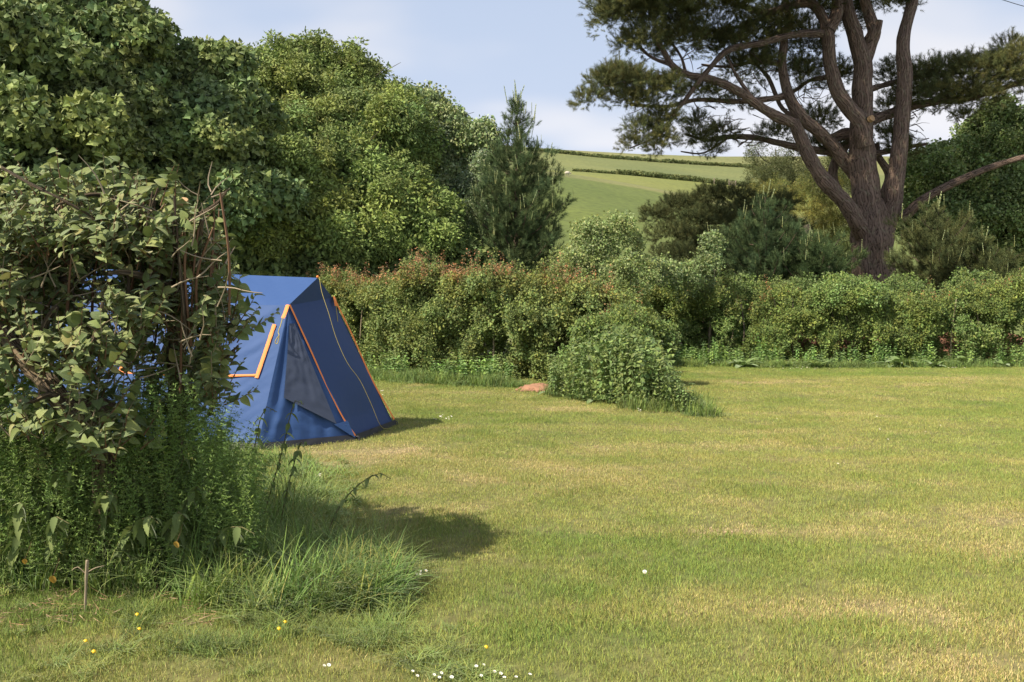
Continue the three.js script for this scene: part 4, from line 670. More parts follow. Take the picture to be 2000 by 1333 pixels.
// ---------------------------------------------------------------- hill: hedgerows, sheep, gate
srand(101);
{
  const bushy = [0, 1].map(() => spray({ n: 40, R: 0.9, L: 0.35, prof: lobed(0.35), seg: 2, droop: 0.4, vary: 0.25 }));
  const row = (label, px0, px1, line, d, h, n) => { const t = thing('hedgerow', label, 'hedgerow'); const l = bushy.map(() => []); for (let i = 0; i < n; i++) { const px = rr(px0, px1), p = hillAt(px, d + rr(-1.2, 1.2)); const hh = h * (0.8 + 0.5 * N3(px * 0.03, 2, d)); p.y += rr(0, hh); l[i % 2].push({ m: place(p, V(rn() * 0.5, 1, rn() * 0.5).normalize(), rr(0, 6.28), rr(0.7, 1.2)), c: jit([1, 1, 1], 0.2) }); } l.forEach((x, k) => copies('foliage', bushy[k], M.far, x, t)); };
  row('dark hedgerow running below the crest of the hill', 930, 1480, HEDGE1, HD.h1, 1.1, 1500);
  row('hedgerow between the two upper fields of the hill, with a bushy left end', 1208, 1480, HEDGE2, HD.h2, 1.2, 1100);
  row('low brown bank continuing the middle hedgerow across the hill', 1120, 1212, HEDGE2, HD.h2, 0.25, 160);
  const wool = solid(0.55, 0.5, 0.41, 1), face = solid(0.35, 0.31, 0.26, 1);
  const body = new THREE.SphereGeometry(0.5, 20, 14); { const p = body.attributes.position; for (let i = 0; i < p.count; i++) { const x = p.getX(i), y = p.getY(i), z = p.getZ(i), k = 1 + 0.08 * N3(x * 9, y * 9, z * 9); p.setXYZ(i, x * 1.25 * k, 0.68 + y * 0.68 * k, z * 0.62 * k); } body.computeVertexNormals(); }
  const headG = new THREE.SphereGeometry(0.15, 12, 8).scale(1.35, 0.9, 0.8).translate(0.78, 0.58, 0), legG = new THREE.CylinderGeometry(0.045, 0.04, 0.5, 6);
  const sheep = (px, py, d, turn, label) => { const p = hillAt(px, d), t = thing('sheep', label, 'sheep', p, 'sheep grazing on the hill'); t.rotation.y = turn; part('fleece', body, wool, t); part('head', headG, face, t); for (const [x, z] of [[0.35, 0.15], [0.35, -0.15], [-0.35, 0.15], [-0.35, -0.15]]) part('leg', legG.clone().translate(x, 0.2, z), face, t); };
  const dFor = (px, py) => { let a = HD.base, b = HD.sky; for (let k = 0; k < 40; k++) { const m = (a + b) / 2; hillPixelY(px, m) > py ? a = m : b = m; } return a; };
  sheep(1108, 342, dFor(1108, 343), 0.2, 'white sheep grazing alone beside the dark lower field edge');
  sheep(1052, 335, dFor(1052, 336), 2.8, 'white sheep half hidden by the young pine shoots');
  sheep(1236, 311, dFor(1236, 312), 0.4, 'white sheep below the drooping pine bough');
  const gate = thing('field_gate', 'wooden field gate between posts in the hillside hedgerow', 'gate'), wood = solid(0.3, 0.25, 0.19, 0.9);
  const gp = (px) => hillAt(px, HD.h2 - 3);
  for (const px of [1395, 1424, 1437]) { const p = gp(px); part('post', new THREE.BoxGeometry(0.22, 1.8, 0.22).translate(p.x, p.y + 0.85, p.z), wood, gate); }
  const a = gp(1424), b = gp(1437); for (let k = 0; k < 4; k++) part('rail', limb([a.clone().add(V(0, 0.3 + k * 0.3, 0.2)), b.clone().add(V(0, 0.3 + k * 0.3, 0.2))], [0.05, 0.05], { sides: 4, gnarl: 0 }), wood, gate);
}
{ const w = thing('overhead_cable', 'thin dark overhead cable crossing the sky corner above the pine', 'cable'); part('wire', new THREE.TubeGeometry(new THREE.CatmullRomCurve3([at(1850, -28, 33), at(1950, -3, 34), at(2000, 12, 34.5), at(2200, 60, 36)]), 24, 0.012, 5), solid(0.03, 0.03, 0.035), w); }

// ---------------------------------------------------------------- the tent
srand(111);
{
  const A = at(620, 543, 11.5), S1 = at(563, 597, 10.9), S2 = at(649, 582, 12.1), P1 = onGround(503, 880), P2 = onGround(690, 862), P3 = onGround(766, 832);
  const b = V(-0.98, 0, -0.21).normalize(), LEN = 3.1;
  const Ab = A.clone().addScaledVector(b, LEN).add(V(0, 0.13, 0)), S1b = S1.clone().addScaledVector(b, LEN).add(V(0, 0.04, 0)), S2b = S2.clone().addScaledVector(b, LEN), P1b = P1.clone().addScaledVector(b, LEN + 0.3), P4 = V(S2.x + 0.05, 0, S2.z - 0.55), P4b = P4.clone().addScaledVector(b, LEN + 0.3);
  const t = thing('ridge_tent', 'blue nylon ridge tent with orange zip strips pitched behind the bush', 'tent');
  const weave = texture(256, 256, (u, v) => { const [a, c] = ring(u, 0.7), [e, f] = ring(v, 0.7); return 0.5 + 0.45 * fbm(a * 1.5 + e, c * 1.5 + f, e * 2, 4); });
  const cloth = (r, g, bl, rough = 0.72) => { const m = new THREE.MeshPhysicalMaterial({ roughness: rough, side: THREE.DoubleSide, bumpMap: weave, bumpScale: 0.006 }); m.color.setRGB(r, g, bl); return m; };
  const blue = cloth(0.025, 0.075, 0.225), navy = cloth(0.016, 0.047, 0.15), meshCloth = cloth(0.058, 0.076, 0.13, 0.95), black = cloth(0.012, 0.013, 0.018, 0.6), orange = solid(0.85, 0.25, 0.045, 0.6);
  // a sheet between four corners (a b on top, c d below), sagging and creased
  function sheet(a, bb, c, d, nu, nv, sag, crease) {
    const g = new THREE.PlaneGeometry(1, 1, nu, nv), p = g.attributes.position, uv = g.attributes.uv, n = bb.clone().sub(a).cross(c.clone().sub(a)).normalize();
    const w = a.distanceTo(bb) * 0.5 + c.distanceTo(d) * 0.5, h = a.distanceTo(c);
    for (let i = 0; i < p.count; i++) {
      const u = uv.getX(i), v = 1 - uv.getY(i);
      const q = a.clone().lerp(bb, u).lerp(c.clone().lerp(d, u), v);
      const edge = Math.sin(Math.PI * u) * Math.sin(Math.PI * v);
      q.addScaledVector(n, sag * edge + crease(u * w, v * h, u, v) * Math.min(1, 6 * Math.min(u, 1 - u, v, 1 - v) + 0.15));
      p.setXYZ(i, q.x, q.y, q.z); uv.setXY(i, u * w * 1.2, v * h * 1.2);
    }
    g.computeVertexNormals(); return g;
  }
  const folds = (k, amp, ang, s) => (x, y) => { const e = x * Math.cos(ang) + y * Math.sin(ang), f = -x * Math.sin(ang) + y * Math.cos(ang); return amp * (N3(e * k, f * k * 0.18 + s, s) + 0.5 * N3(e * k * 2.3, f * k * 0.4 + s, s + 4)); };
  const sideCrease = folds(5, 0.022, 0.9, 2), roofCrease = folds(4, 0.014, 2.2, 5), doorCrease = folds(3, 0.013, 1.4, 8);
  part('roof_panel', sheet(Ab, A, S1b, S1, 70, 34, -0.03, roofCrease), blue, t);
  part('roof_panel', sheet(A, Ab, S2, S2b, 40, 20, -0.03, roofCrease), blue, t);
  const sideSheet = (u, v, lift = 0) => { const q = S1b.clone().lerp(S1, u).lerp(P1b.clone().lerp(P1, u), v); const n = S1.clone().sub(S1b).cross(P1b.clone().sub(S1b)).normalize(); const w = LEN, h = S1.distanceTo(P1); const e = -0.05 * Math.sin(Math.PI * u) * Math.sin(Math.PI * v) + sideCrease(u * (S1b.distanceTo(S1) * 0.5 + P1b.distanceTo(P1) * 0.5), v * S1b.distanceTo(P1b)) * Math.min(1, 6 * Math.min(u, 1 - u, v, 1 - v) + 0.15); return q.addScaledVector(n, e + lift * Math.sign(n.z || 1)); };
  part('side_wall', sheet(S1b, S1, P1b, P1, 90, 50, -0.05, sideCrease), blue, t);
  part('side_wall', sheet(S2, S2b, P4, P4b, 30, 16, 0, folds(4, 0.01, 1, 3)), blue, t);
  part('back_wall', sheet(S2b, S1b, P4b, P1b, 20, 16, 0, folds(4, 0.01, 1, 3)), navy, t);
  const gable = (a, bb, c) => { const g = new THREE.BufferGeometry(); g.setAttribute('position', new THREE.Float32BufferAttribute([a, bb, c].flatMap((v) => v.toArray()), 3)); g.setAttribute('uv', new THREE.Float32BufferAttribute([0, 0, 1, 0, 0, 1], 2)); g.computeVertexNormals(); return g; };
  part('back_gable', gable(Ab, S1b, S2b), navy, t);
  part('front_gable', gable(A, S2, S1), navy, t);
  const doorBulge = (x, y, u, v) => doorCrease(x, y) * 0.7 + 0.05 * Math.sin(Math.PI * u) * sm(0.55, 0.95, v);
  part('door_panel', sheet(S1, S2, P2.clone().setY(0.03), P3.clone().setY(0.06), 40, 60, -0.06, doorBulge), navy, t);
  // porch side with its mesh window
  const nm = P1.clone().sub(S1).cross(P2.clone().sub(S1)).normalize();
  const porch = sheet(S1.clone(), S1.clone().lerp(P2, 0.02), P1.clone().setY(0.05), P2.clone().setY(0.05), 50, 60, 0, (x, y, u, v) => (0.05 * N3(u * 7 + 1.5 * v, v * 1.1, 4) + 0.035 * N3(u * 4 - v * 9, v * 3 + u * 6, 7) * sm(0.55, 0.9, v)) * v);
  part('porch_side', porch, blue, t);
  const inner = (s, q) => S1.clone().lerp(P1.clone().setY(0.05).lerp(P2.clone().setY(0.05), s), q);
  const outw = nm.z < 0 ? nm.clone().negate() : nm.clone();
  const ms = sheet(inner(0.3, 0.14), inner(0.7, 0.14), inner(0.22, 0.68), inner(0.86, 0.9), 30, 40, 0, (x, y) => 0.012 * N3(x * 6, y * 4, 2) + 0.006 * N3(x * 15, y * 13, 6)); ms.translate(outw.x * 0.035, outw.y * 0.035, outw.z * 0.035);
  part('mesh_window', ms, meshCloth, t);
  part('corner_flap', gable(inner(0.82, 0.9).addScaledVector(outw, 0.04), inner(1.0, 0.88).addScaledVector(outw, 0.05), P2.clone().setY(0.03).addScaledVector(outw, 0.05)), blue, t);
  // skirt
  const skirt = (a, c) => sheet(a.clone().setY(0.075), c.clone().setY(0.075), a.clone().setY(0.0).addScaledVector(outw, 0.04), c.clone().setY(0.0).addScaledVector(outw, 0.04), 20, 3, 0, (x, y) => 0.02 * N3(x * 7, y, 1));
  part('groundsheet_skirt', skirt(P1.clone().addScaledVector(outw, 0.02), P2.clone().addScaledVector(outw, 0.02)), black, t);
  part('groundsheet_skirt', skirt(P2.clone().add(V(0.03, 0, 0)), P3.clone().add(V(0.04, 0, 0))), black, t);
  part('groundsheet_skirt', skirt(P1b, P1), black, t);
  // orange strips along the door and round the window
  const strip = (pts, w, nrm, name = 'orange_strip') => {
    const c = new THREE.CatmullRomCurve3(pts), n = 40, pos = [], idx = [];
    for (let i = 0; i <= n; i++) { const q = c.getPoint(i / n), T = c.getTangent(i / n), s = T.clone().cross(nrm).normalize(), ww = w * (1 + 0.15 * N3(i * 0.3, w * 50, 2)); for (const [k, h] of [[-1, 0], [0, 0.006], [1, 0]]) { const x = q.clone().addScaledVector(s, k * ww).addScaledVector(nrm, h); pos.push(x.x, x.y, x.z); } }
    for (let i = 0; i < n; i++) for (let j = 0; j < 2; j++) { const a = i * 3 + j; idx.push(a, a + 1, a + 3, a + 1, a + 4, a + 3); }
    const g = new THREE.BufferGeometry(); g.setAttribute('position', new THREE.Float32BufferAttribute(pos, 3)); g.setIndex(idx); g.computeVertexNormals(); return part(name, g, orange, t);
  };
  const dn = V(0.85, 0.4, 0.35).normalize(), along = (a, c, f, bow) => a.clone().lerp(c, f).addScaledVector(dn, bow);
  strip([S1.clone().addScaledVector(dn, 0.02), along(S1, P2, 0.3, 0.01), along(S1, P2, 0.6, 0.0), along(S1, P2, 0.85, 0.015), P2.clone().setY(0.05).addScaledVector(dn, 0.03)], 0.015, dn);
  strip([S2.clone().addScaledVector(dn, 0.02), along(S2, P3, 0.3, 0.03), along(S2, P3, 0.65, 0.02), P3.clone().setY(0.07).addScaledVector(dn, 0.03)], 0.018, dn);
  const sn = (() => { const n = S1.clone().sub(S1b).cross(P1b.clone().sub(S1b)).normalize(); return n.z < 0 ? n.negate() : n; })();
  const uOf = (u, v) => sideSheet(u, v).addScaledVector(sn, 0.014);
  strip([uOf(0.965, 0.14), uOf(0.955, 0.33), uOf(0.945, 0.52)], 0.022, sn);
  strip([uOf(0.945, 0.5), uOf(0.8, 0.515), uOf(0.6, 0.515), uOf(0.42, 0.51)], 0.012, sn);
  strip([uOf(0.44, 0.14), uOf(0.45, 0.33), uOf(0.45, 0.5)], 0.022, sn);
  strip([S1.clone().addScaledVector(sn, 0.02), at(557, 610, 10.82), at(552, 622, 10.78)], 0.022, sn, 'guy_tab');
  strip([S2.clone().addScaledVector(dn, 0.03), at(655, 590, 12), at(656, 598, 12)], 0.03, dn, 'guy_tab');
  const cord = solid(0.4, 0.33, 0.08, 0.7), rope = (pts, r = 0.005) => part('guy_line', new THREE.TubeGeometry(new THREE.CatmullRomCurve3(pts), 40, r, 6), cord, t);
  rope([at(552, 620, 10.76), at(548, 635, 10.72), at(543, 650, 10.68), at(545, 655, 10.66), at(540, 662, 10.66), at(537, 670, 10.66), at(541, 672, 10.66), at(545, 658, 10.66)]);
  rope([A.clone().add(V(0.02, 0.01, 0)), at(628, 570, 11.35), at(641, 610, 11.25), at(658, 665, 11.2), at(680, 712, 11.2), at(702, 742, 11.25), at(725, 790, 11.3), at(742, 830, 11.4), at(764, 838, 12.05)], 0.0025);
  rope([at(656, 597, 12), at(658, 615, 11.95), at(660, 635, 11.9)], 0.004);
  for (const p of [P2, P3]) { const pg = new THREE.TubeGeometry(new THREE.CatmullRomCurve3([p.clone().add(V(0.03, 0.05, 0.02)), p.clone().add(V(0.06, 0.055, 0.02)), p.clone().add(V(0.07, 0.02, 0.02)), p.clone().add(V(0.06, -0.08, 0.02))]), 16, 0.006, 6); part('tent_peg', pg, solid(0.05, 0.05, 0.055, 0.5), t); }
  part('ridge_finial', new THREE.SphereGeometry(0.016, 12, 8).translate(A.x, A.y + 0.012, A.z), orange, t);
}

// ---------------------------------------------------------------- the clipped bush in front
srand(121);
{
  const t = thing('elm_bush', 'clipped leafy elm bush with gnarled branches in front of the tent', 'bush');
  const D = 5.5;
  const veins = (u, v) => { const x = Math.abs(u - 0.5) * 2, mid = sm(0.06, 0.0, x), s = ((v - x * 0.28) * 11) % 1, side = sm(0.16, 0.0, Math.abs(s - 0.5) * 2 - 0.02) * 0.7; return Math.max(mid, side); };
  const veinMap = texture(128, 128, (u, v) => { const k = veins(u, v), m = 0.9 + 0.16 * fbm(u * 6, v * 6, 3, 3); return [m + 0.18 * k, m + 0.12 * k, m + 0.1 * k].map((z) => z * 0.84); }, true), veinBump = texture(128, 128, (u, v) => 0.8 - 0.7 * veins(u, v));
  const elmMats = [[0.25, 0.32, 0.082], [0.165, 0.235, 0.062], [0.33, 0.385, 0.105], [0.4, 0.39, 0.13]].map((c) => { const m = leafMat(...c, 0.28, 0.03); m.map = veinMap; m.bumpMap = veinBump; m.bumpScale = 0.002; return m; });
  const elmGeo = [0, 1, 2].map((k) => { const a = new Acc(); a.add(leafTri(0.064, toothed(0.064, 0.4, 9, 0.22), 20, [0.15, 0.3, 0.45][k], [0.1, 0.3, 0.5][k], true), new THREE.Matrix4(), [1, 1, 1]); return a.geo(); });
  const L = (pts, w, mat = M.bushBark, name = 'branch', o = {}) => part(name, limb(pts.map(([x, y, dz = 0]) => at(x, y, D + dz)), pts.map((p, i) => (w[0] + (w[1] - w[0]) * i / (pts.length - 1)) * D / F), { sides: 12, step: 0.03, gnarl: 0.18, freq: 9, ...o }), mat, t);
  // trunks
  L([[215, 1120, 0.1], [205, 960, 0], [190, 850, -0.25], [140, 805, -0.4], [80, 735, -0.4], [10, 660, -0.35], [-60, 600, -0.3]], [26, 15], M.bushBark, 'trunk');
  L([[330, 1100, 0.4], [340, 900, 0.35], [345, 760, 0.3], [340, 640, 0.3], [348, 540, 0.25], [352, 400, 0.2]], [22, 13], M.bushBark, 'trunk');
  L([[-40, 1100, 0.3], [-30, 900, 0.3], [30, 700, 0.3], [60, 500, 0.2]], [20, 8], M.bushBark, 'trunk');
  L([[195, 850, -0.25], [150, 838, -0.35], [130, 800, -0.45], [160, 720, -0.5], [190, 640, -0.5], [200, 590, -0.5]], [9, 3]);
  L([[190, 846, -0.2], [200, 810, -0.3], [160, 785, -0.35], [120, 790, -0.4]], [20, 8]);
  L([[160, 790, -0.3], [200, 785, -0.3], [232, 800, -0.25]], [10, 6]);
  L([[128, 735, -0.38], [128, 700, -0.42], [130, 665, -0.45]], [8, 7]);
  L([[348, 575, 0.2], [320, 556, 0], [280, 540, -0.2], [235, 532, -0.35], [210, 534, -0.4]], [9, 4]);
  L([[348, 560, 0.2], [372, 520, 0], [385, 470, -0.1], [395, 430, -0.15]], [9, 4]);
  L([[345, 690, 0.25], [380, 655, 0.1], [430, 640, 0], [470, 625, 0]], [8, 2]);
  L([[340, 720, 0.3], [400, 700, 0.1], [440, 700, 0], [465, 675, 0]], [7, 2]);
  L([[350, 480, 0.2], [300, 440, 0], [270, 390, -0.1], [262, 345, -0.1]], [8, 3]);
  L([[60, 520, 0.2], [120, 545, -0.1], [170, 552, -0.3]], [8, 3]);
  L([[75, 690, -0.4], [90, 630, -0.4], [110, 600, -0.45]], [7, 5]);
  L([[140, 805, -0.4], [100, 770, -0.5], [60, 785, -0.55], [20, 780, -0.55]], [6, 3]);
  L([[262, 400, 0], [180, 380, -0.2], [110, 400, -0.3]], [6, 2]); L([[345, 440, 0.2], [420, 400, 0], [445, 370, -0.05]], [6, 2]);
  L([[-10, 320, -0.3], [60, 360, -0.4], [130, 395, -0.45], [190, 430, -0.4]], [3, 2]);
  { const c = at(352, 396, D + 0.2); const g = new THREE.CylinderGeometry(0.045, 0.042, 0.03, 10); g.rotateX(0.5).translate(c.x, c.y, c.z); part('sawn_end', g, M.cutWood, t); }
  for (let i = 0; i < 46; i++) {
    const x = rr(-30, 430), y1 = rr(365, 480), y0 = y1 + rr(120, 330), dz = rr(-0.35, 0.35), k = rr(-30, 30);
    L([[x + k, y0, dz + 0.1], [x + k * 0.5 + rn() * 12, (y0 + y1) / 2, dz], [x + rn() * 10, y1, dz - 0.03]], [rr(2.2, 4.6), rr(1.2, 2)], R() < 0.5 ? M.bushBark : M.twig, 'branch', { sides: 6, step: 0.05, gnarl: 0.25 });
  }
  // leafy shoots: [px, py, depth offset, half w px, half h px, half depth m, shoots]
  const lobes = [[40, 490, 0, 110, 85, 0.55, 170], [160, 490, 0, 120, 80, 0.6, 180], [285, 490, 0.05, 100, 75, 0.55, 140], [365, 490, 0.1, 52, 66, 0.45, 84], [400, 565, 0.1, 32, 56, 0.3, 20], [440, 660, 0.05, 34, 60, 0.3, 34], [50, 600, -0.1, 110, 70, 0.5, 90], [290, 640, -0.1, 80, 60, 0.35, 50], [250, 600, 0.25, 110, 70, 0.4, 50], [365, 660, 0, 50, 70, 0.3, 26], [50, 720, -0.45, 100, 70, 0.3, 50], [190, 720, -0.4, 100, 60, 0.3, 40], [110, 840, -0.45, 130, 60, 0.25, 40], [230, 870, -0.45, 70, 60, 0.25, 18], [-120, 500, 0, 110, 120, 0.6, 80], [-90, 700, -0.1, 110, 110, 0.6, 60], [425, 760, 0.1, 30, 60, 0.25, 26], [150, 530, 0.7, 260, 100, 0.3, 110], [60, 690, 0.6, 170, 110, 0.3, 90], [260, 710, 0.65, 130, 110, 0.3, 80], [370, 760, 0.3, 60, 90, 0.3, 44], [200, 405, 0, 190, 14, 0.45, 44], [60, 900, 0.1, 150, 90, 0.3, 34], [300, 860, 0.3, 90, 80, 0.3, 22]];
  const leaves = [], twigs = [[], []];
  const shoot = (p, dir, len) => {
    const pts = [p]; let d = dir.clone(); for (let k = 0; k < 3; k++) { d.add(V(rn() * 0.2, 0.08, rn() * 0.2)).normalize(); pts.push(pts[k].clone().addScaledVector(d, len / 3)); }
    twigs[R() < 0.7 ? 0 : 1].push(limb(pts, [0.004, 0.0032, 0.0024, 0.0012], { sides: 4, step: 0.07, gnarl: 0, capTop: false }));
    const c = new THREE.CatmullRomCurve3(pts), n = Math.max(4, Math.round(len / 0.025)), roll = rr(0, 6.28);
    for (let i = 0; i < n; i++) {
      const u = 0.12 + 0.88 * (i + 0.5) / n, q = c.getPoint(u), T = c.getTangent(u), s = i % 2 ? 1 : -1;
      let side = T.clone().cross(V(Math.cos(roll), 1.2, Math.sin(roll)).normalize()).normalize().multiplyScalar(s);
      const ld = side.addScaledVector(T, rr(0.35, 0.9)).add(V(rn() * 0.25, rr(-0.55, 0.3), rn() * 0.25)).normalize();
      let nz = V(rn() * 0.6 - 0.35, 0.85, rr(-0.1, 1.1)); nz.addScaledVector(ld, -nz.dot(ld)).normalize(); const x = ld.clone().cross(nz), k = (0.45 + 0.95 * Math.pow(R(), 1.3)) * (u > 0.85 ? 0.7 : 1);
      leaves.push({ m: new THREE.Matrix4().makeBasis(x, ld, nz).scale(V(k, k, k)).setPosition(q), p: q, mat: R() < 0.36 ? 1 : R() < 0.3 ? 2 : R() < 0.14 ? 3 : 0, geo: Math.floor(R() * 3) });
    }
  };
  for (const [px, py, dz, rx, ry, rz, n] of lobes) {
    const c = at(px, py, D + dz), k = (D + dz) / F;
    for (let i = 0; i < n; i++) {
      const u = unit(), q = Math.pow(R(), 0.45), p = V(c.x + u.x * rx * k * q * 0.85, c.y + u.y * ry * k * q * 0.8, c.z + u.z * rz * q);
      const dir = V(u.x * 0.6 + rn() * 0.4, 0.75 + u.y * 0.4 + rn() * 0.35, u.z * 0.6 + 0.15 + rn() * 0.4).normalize();
      shoot(p, dir, rr(0.12, 0.32) * (u.y > 0.3 && py < 520 ? 0.6 : 1));
    }
  }
  shoot(at(118, 350, D - 0.35), V(0, 1, 0.05), 0.16);
  twigs.forEach((g, k) => { const m = part('twigs', plump(g), k ? M.paleTwig : M.twig, t); m.userData.kind = 'stuff'; });
  const shown = leaves.map((l) => [l, pixelOf(l.p)]).filter(([, q]) => q[0] > 0 && q[0] < 2000 && q[1] > 250 && q[1] < 1200).sort((a, b) => a[1][2] - b[1][2]).slice(0, 300).map(([l]) => l);
  const big = new Set(shown);
  for (const l of shown) { const m = part('leaf', elmGeo[l.geo], elmMats[l.mat], t); m.applyMatrix4(l.m); }
  for (let gk = 0; gk < 3; gk++) for (let mk = 0; mk < 4; mk++) copies('foliage', elmGeo[gk], elmMats[mk], leaves.filter((l) => !big.has(l) && l.geo === gk && l.mat === mk).map((l) => ({ m: l.m, c: jit([1, 1, 1], 0.15) })), t);
  // dry bare twigs in the clipped top and inside
  const dry = [];
  for (let i = 0; i < 190; i++) { const p = at(rr(-20, 440), rr(375, 760), D + rr(-0.45, 0.4)), pts = [p]; let d = V(rn(), rr(-0.2, 1), rn() * 0.6).normalize(); for (let k = 0; k < 3; k++) { d.add(V(rn() * 0.28, rn() * 0.25, rn() * 0.28)).normalize(); pts.push(pts[k].clone().addScaledVector(d, rr(0.04, 0.1))); } dry.push(limb(pts, [0.005, 0.004, 0.003, 0.0015], { sides: 4, step: 0.06, gnarl: 0 })); }
  part('dry_twigs', plump(dry), M.paleTwig, t).userData.kind = 'stuff';
}
// weeds, cleavers and long grass round the bush's foot
srand(131);
{
  const whorl = [0, 1].map(() => { const a = new Acc(), tri = leafTri(0.026, ovate(0.026, 0.13), 2, 0.1, 0.2); for (let k = 0; k < 9; k++) for (let j = 0; j < 6; j++) { const an = j * 1.047 + k; a.add(tri, place(V(rn() * 0.01, k * 0.032, rn() * 0.01), V(Math.cos(an), 0.35, Math.sin(an)).normalize(), 0, rr(0.8, 1.2) * (1 - k * 0.05)), jit([1, 1, 1], 0.2)); } a.add({ p: [-0.0015, 0, 0, 0.0015, 0, 0, 0, 0.3, 0, 0, 0, -0.0015, 0, 0, 0.0015, 0, 0.3, 0] }, new THREE.Matrix4(), [0.9, 0.9, 0.9]); return a.geo(); });
  const wl = [[], []];
  for (let i = 0; i < 2600; i++) { const px = rr(-150, 500), d = rr(5.15, 6.2), top = lerpPts([[-150, 640], [100, 800], [200, 800], [300, 790], [380, 790], [430, 850], [500, 960]], px), p = at(px, top + 20, d); p.y *= Math.pow(R(), 0.75); if (p.y < 0.02) continue; wl[i % 2].push({ m: place(p, V(rn() * 0.6, 0.8, rn() * 0.6).normalize(), rr(0, 6.28), rr(0.8, 1.3)), c: jit([0.9, 1.05, 0.85], 0.2) }); }
  const c = thing('cleavers_tangle', 'tangle of fine leaved cleavers filling the dark foot of the bush', 'weeds'); c.userData.kind = 'stuff'; wl.forEach((l, k) => copies('cleavers', whorl[k], M.grass, l, c));
  const ul = [[], []];
  for (let i = 0; i < 240; i++) { const px = rr(-180, 500), py = rr(1015, 1135) - 25 * sm(300, 500, px), p = onGround(px, py); p.y = -0.05; const h = lerpPts([[-180, 0.95], [200, 0.85], [400, 0.75], [500, 0.45]], px) * rr(0.5, 1.1); ul[i % 2].push({ m: place(p, V(rn() * 0.25, 1, 0.06 + rn() * 0.25).normalize(), rr(0, 6.28), rr(0.8, 1.25), h / 0.8), c: jit([1.1, 1.15, 1], 0.3) }); }
  const un = thing('nettle_undergrowth', 'thick nettles and weeds growing up through the foot of the bush', 'weeds'); un.userData.kind = 'stuff'; ul.forEach((l, k) => copies('nettles', NETTLES[k], M.nettle, l, un));
  const gl = TALL.map(() => []), dl = [];
  const foot = [[-120, 1130], [0, 1150], [150, 1160], [300, 1165], [400, 1190], [520, 1210], [640, 1205], [740, 1180], [775, 1150]];
  for (let i = 0; i < 520; i++) { const px = rr(-200, 770), py = lerpPts(foot, px) - Math.pow(R(), 1.1) * lerpPts([[-200, 150], [300, 190], [560, 210], [700, 120], [770, 30]], px); const p = onGround(px, py); const s = lerpPts([[-200, 1.5], [300, 1.15], [560, 0.95], [770, 0.6]], px) * rr(0.6, 1.1); gl[i % 3].push({ m: place(p, V(0.14 + rn() * 0.24, 1, rn() * 0.24).normalize(), rr(0, 6.28), rr(0.9, 1.2), s * rr(0.6, 1.15)), c: jit(R() < 0.16 ? [1.3, 1.05, 0.95] : [0.9, 1, 0.8], 0.28) }); }
  for (let i = 0; i < 240; i++) { const px = rr(250, 800), py = rr(1130, 1290) , p = onGround(px, py); if (N3(p.x * 2.2, 1, p.z * 2.2) < -0.02) continue; gl[i % 3].push({ m: place(p, V(rn() * 0.25, 1, rn() * 0.2).normalize(), rr(0, 6.28), rr(0.4, 0.75), rr(0.12, 0.34)), c: jit([1, 1, 0.8], 0.3) }); }
  for (let i = 0; i < 90; i++) { const px = rr(400, 700), p = onGround(px, rr(900, 1030)); gl[i % 3].push({ m: place(p, V(rn() * 0.25, 1, rn() * 0.2).normalize(), rr(0, 6.28), 1, rr(0.4, 0.9) * lerpPts([[400, 1.2], [700, 0.25]], px)), c: jit([0.9, 1, 0.8], 0.2) }); }
  for (let i = 0; i < 260; i++) { const px = rr(-60, 960), p = onGround(px, rr(1120, 1345)), k = N3(p.x * 1.9, 3, p.z * 1.9); if (k < 0.02 + 0.25 * sm(600, 960, px)) continue; gl[i % 3].push({ m: place(p, V(rn() * 0.3, 1, rn() * 0.3).normalize(), rr(0, 6.28), rr(0.45, 0.8), rr(0.07, 0.2)), c: jit([1.1, 1.05, 0.9], 0.3) }); }
  for (let i = 0; i < 26; i++) dl.push({ m: place(onGround(690 + rn() * 70, 1160 + rn() * 34), V(0.25 + rn() * 0.2, 1, rn() * 0.25).normalize(), rr(0, 6.28), 1, rr(0.5, 0.8)), c: jit([0.6, 0.85, 0.6], 0.15) });
  const g = new THREE.Group(); g.name = 'long_grass'; g.userData = { kind: 'stuff', label: 'long uncut grass leaning out round the foot of the bush', category: 'grass' }; scene.add(g);
  gl.forEach((l, k) => copies('grass_tufts', TALL[k], M.grass, l, g)); copies('grass_tussock', DARKT[0], M.grass, dl, g);
  const stalk = grassTuft(7, 0.62, 0.0016, 0.07, 0.55), sl = [];
  for (let i = 0; i < 260; i++) { const px = rr(330, 800), py = lerpPts([[330, 1150], [560, 1150], [800, 1130]], px) - Math.pow(R(), 1.2) * lerpPts([[330, 120], [560, 200], [700, 170], [800, 30]], px), p = onGround(px, py); sl.push({ m: place(p, V(0.2 + rn() * 0.3, 1, rn() * 0.3).normalize(), rr(0, 6.28), 1, rr(0.35, 0.95) * lerpPts([[330, 1.1], [800, 0.6]], px)), c: jit(R() < 0.3 ? [1.7, 1.4, 1.6] : [1.05, 1.05, 0.9], 0.25) }); }
  copies('grass_stalks', stalk, M.grass, sl, g);
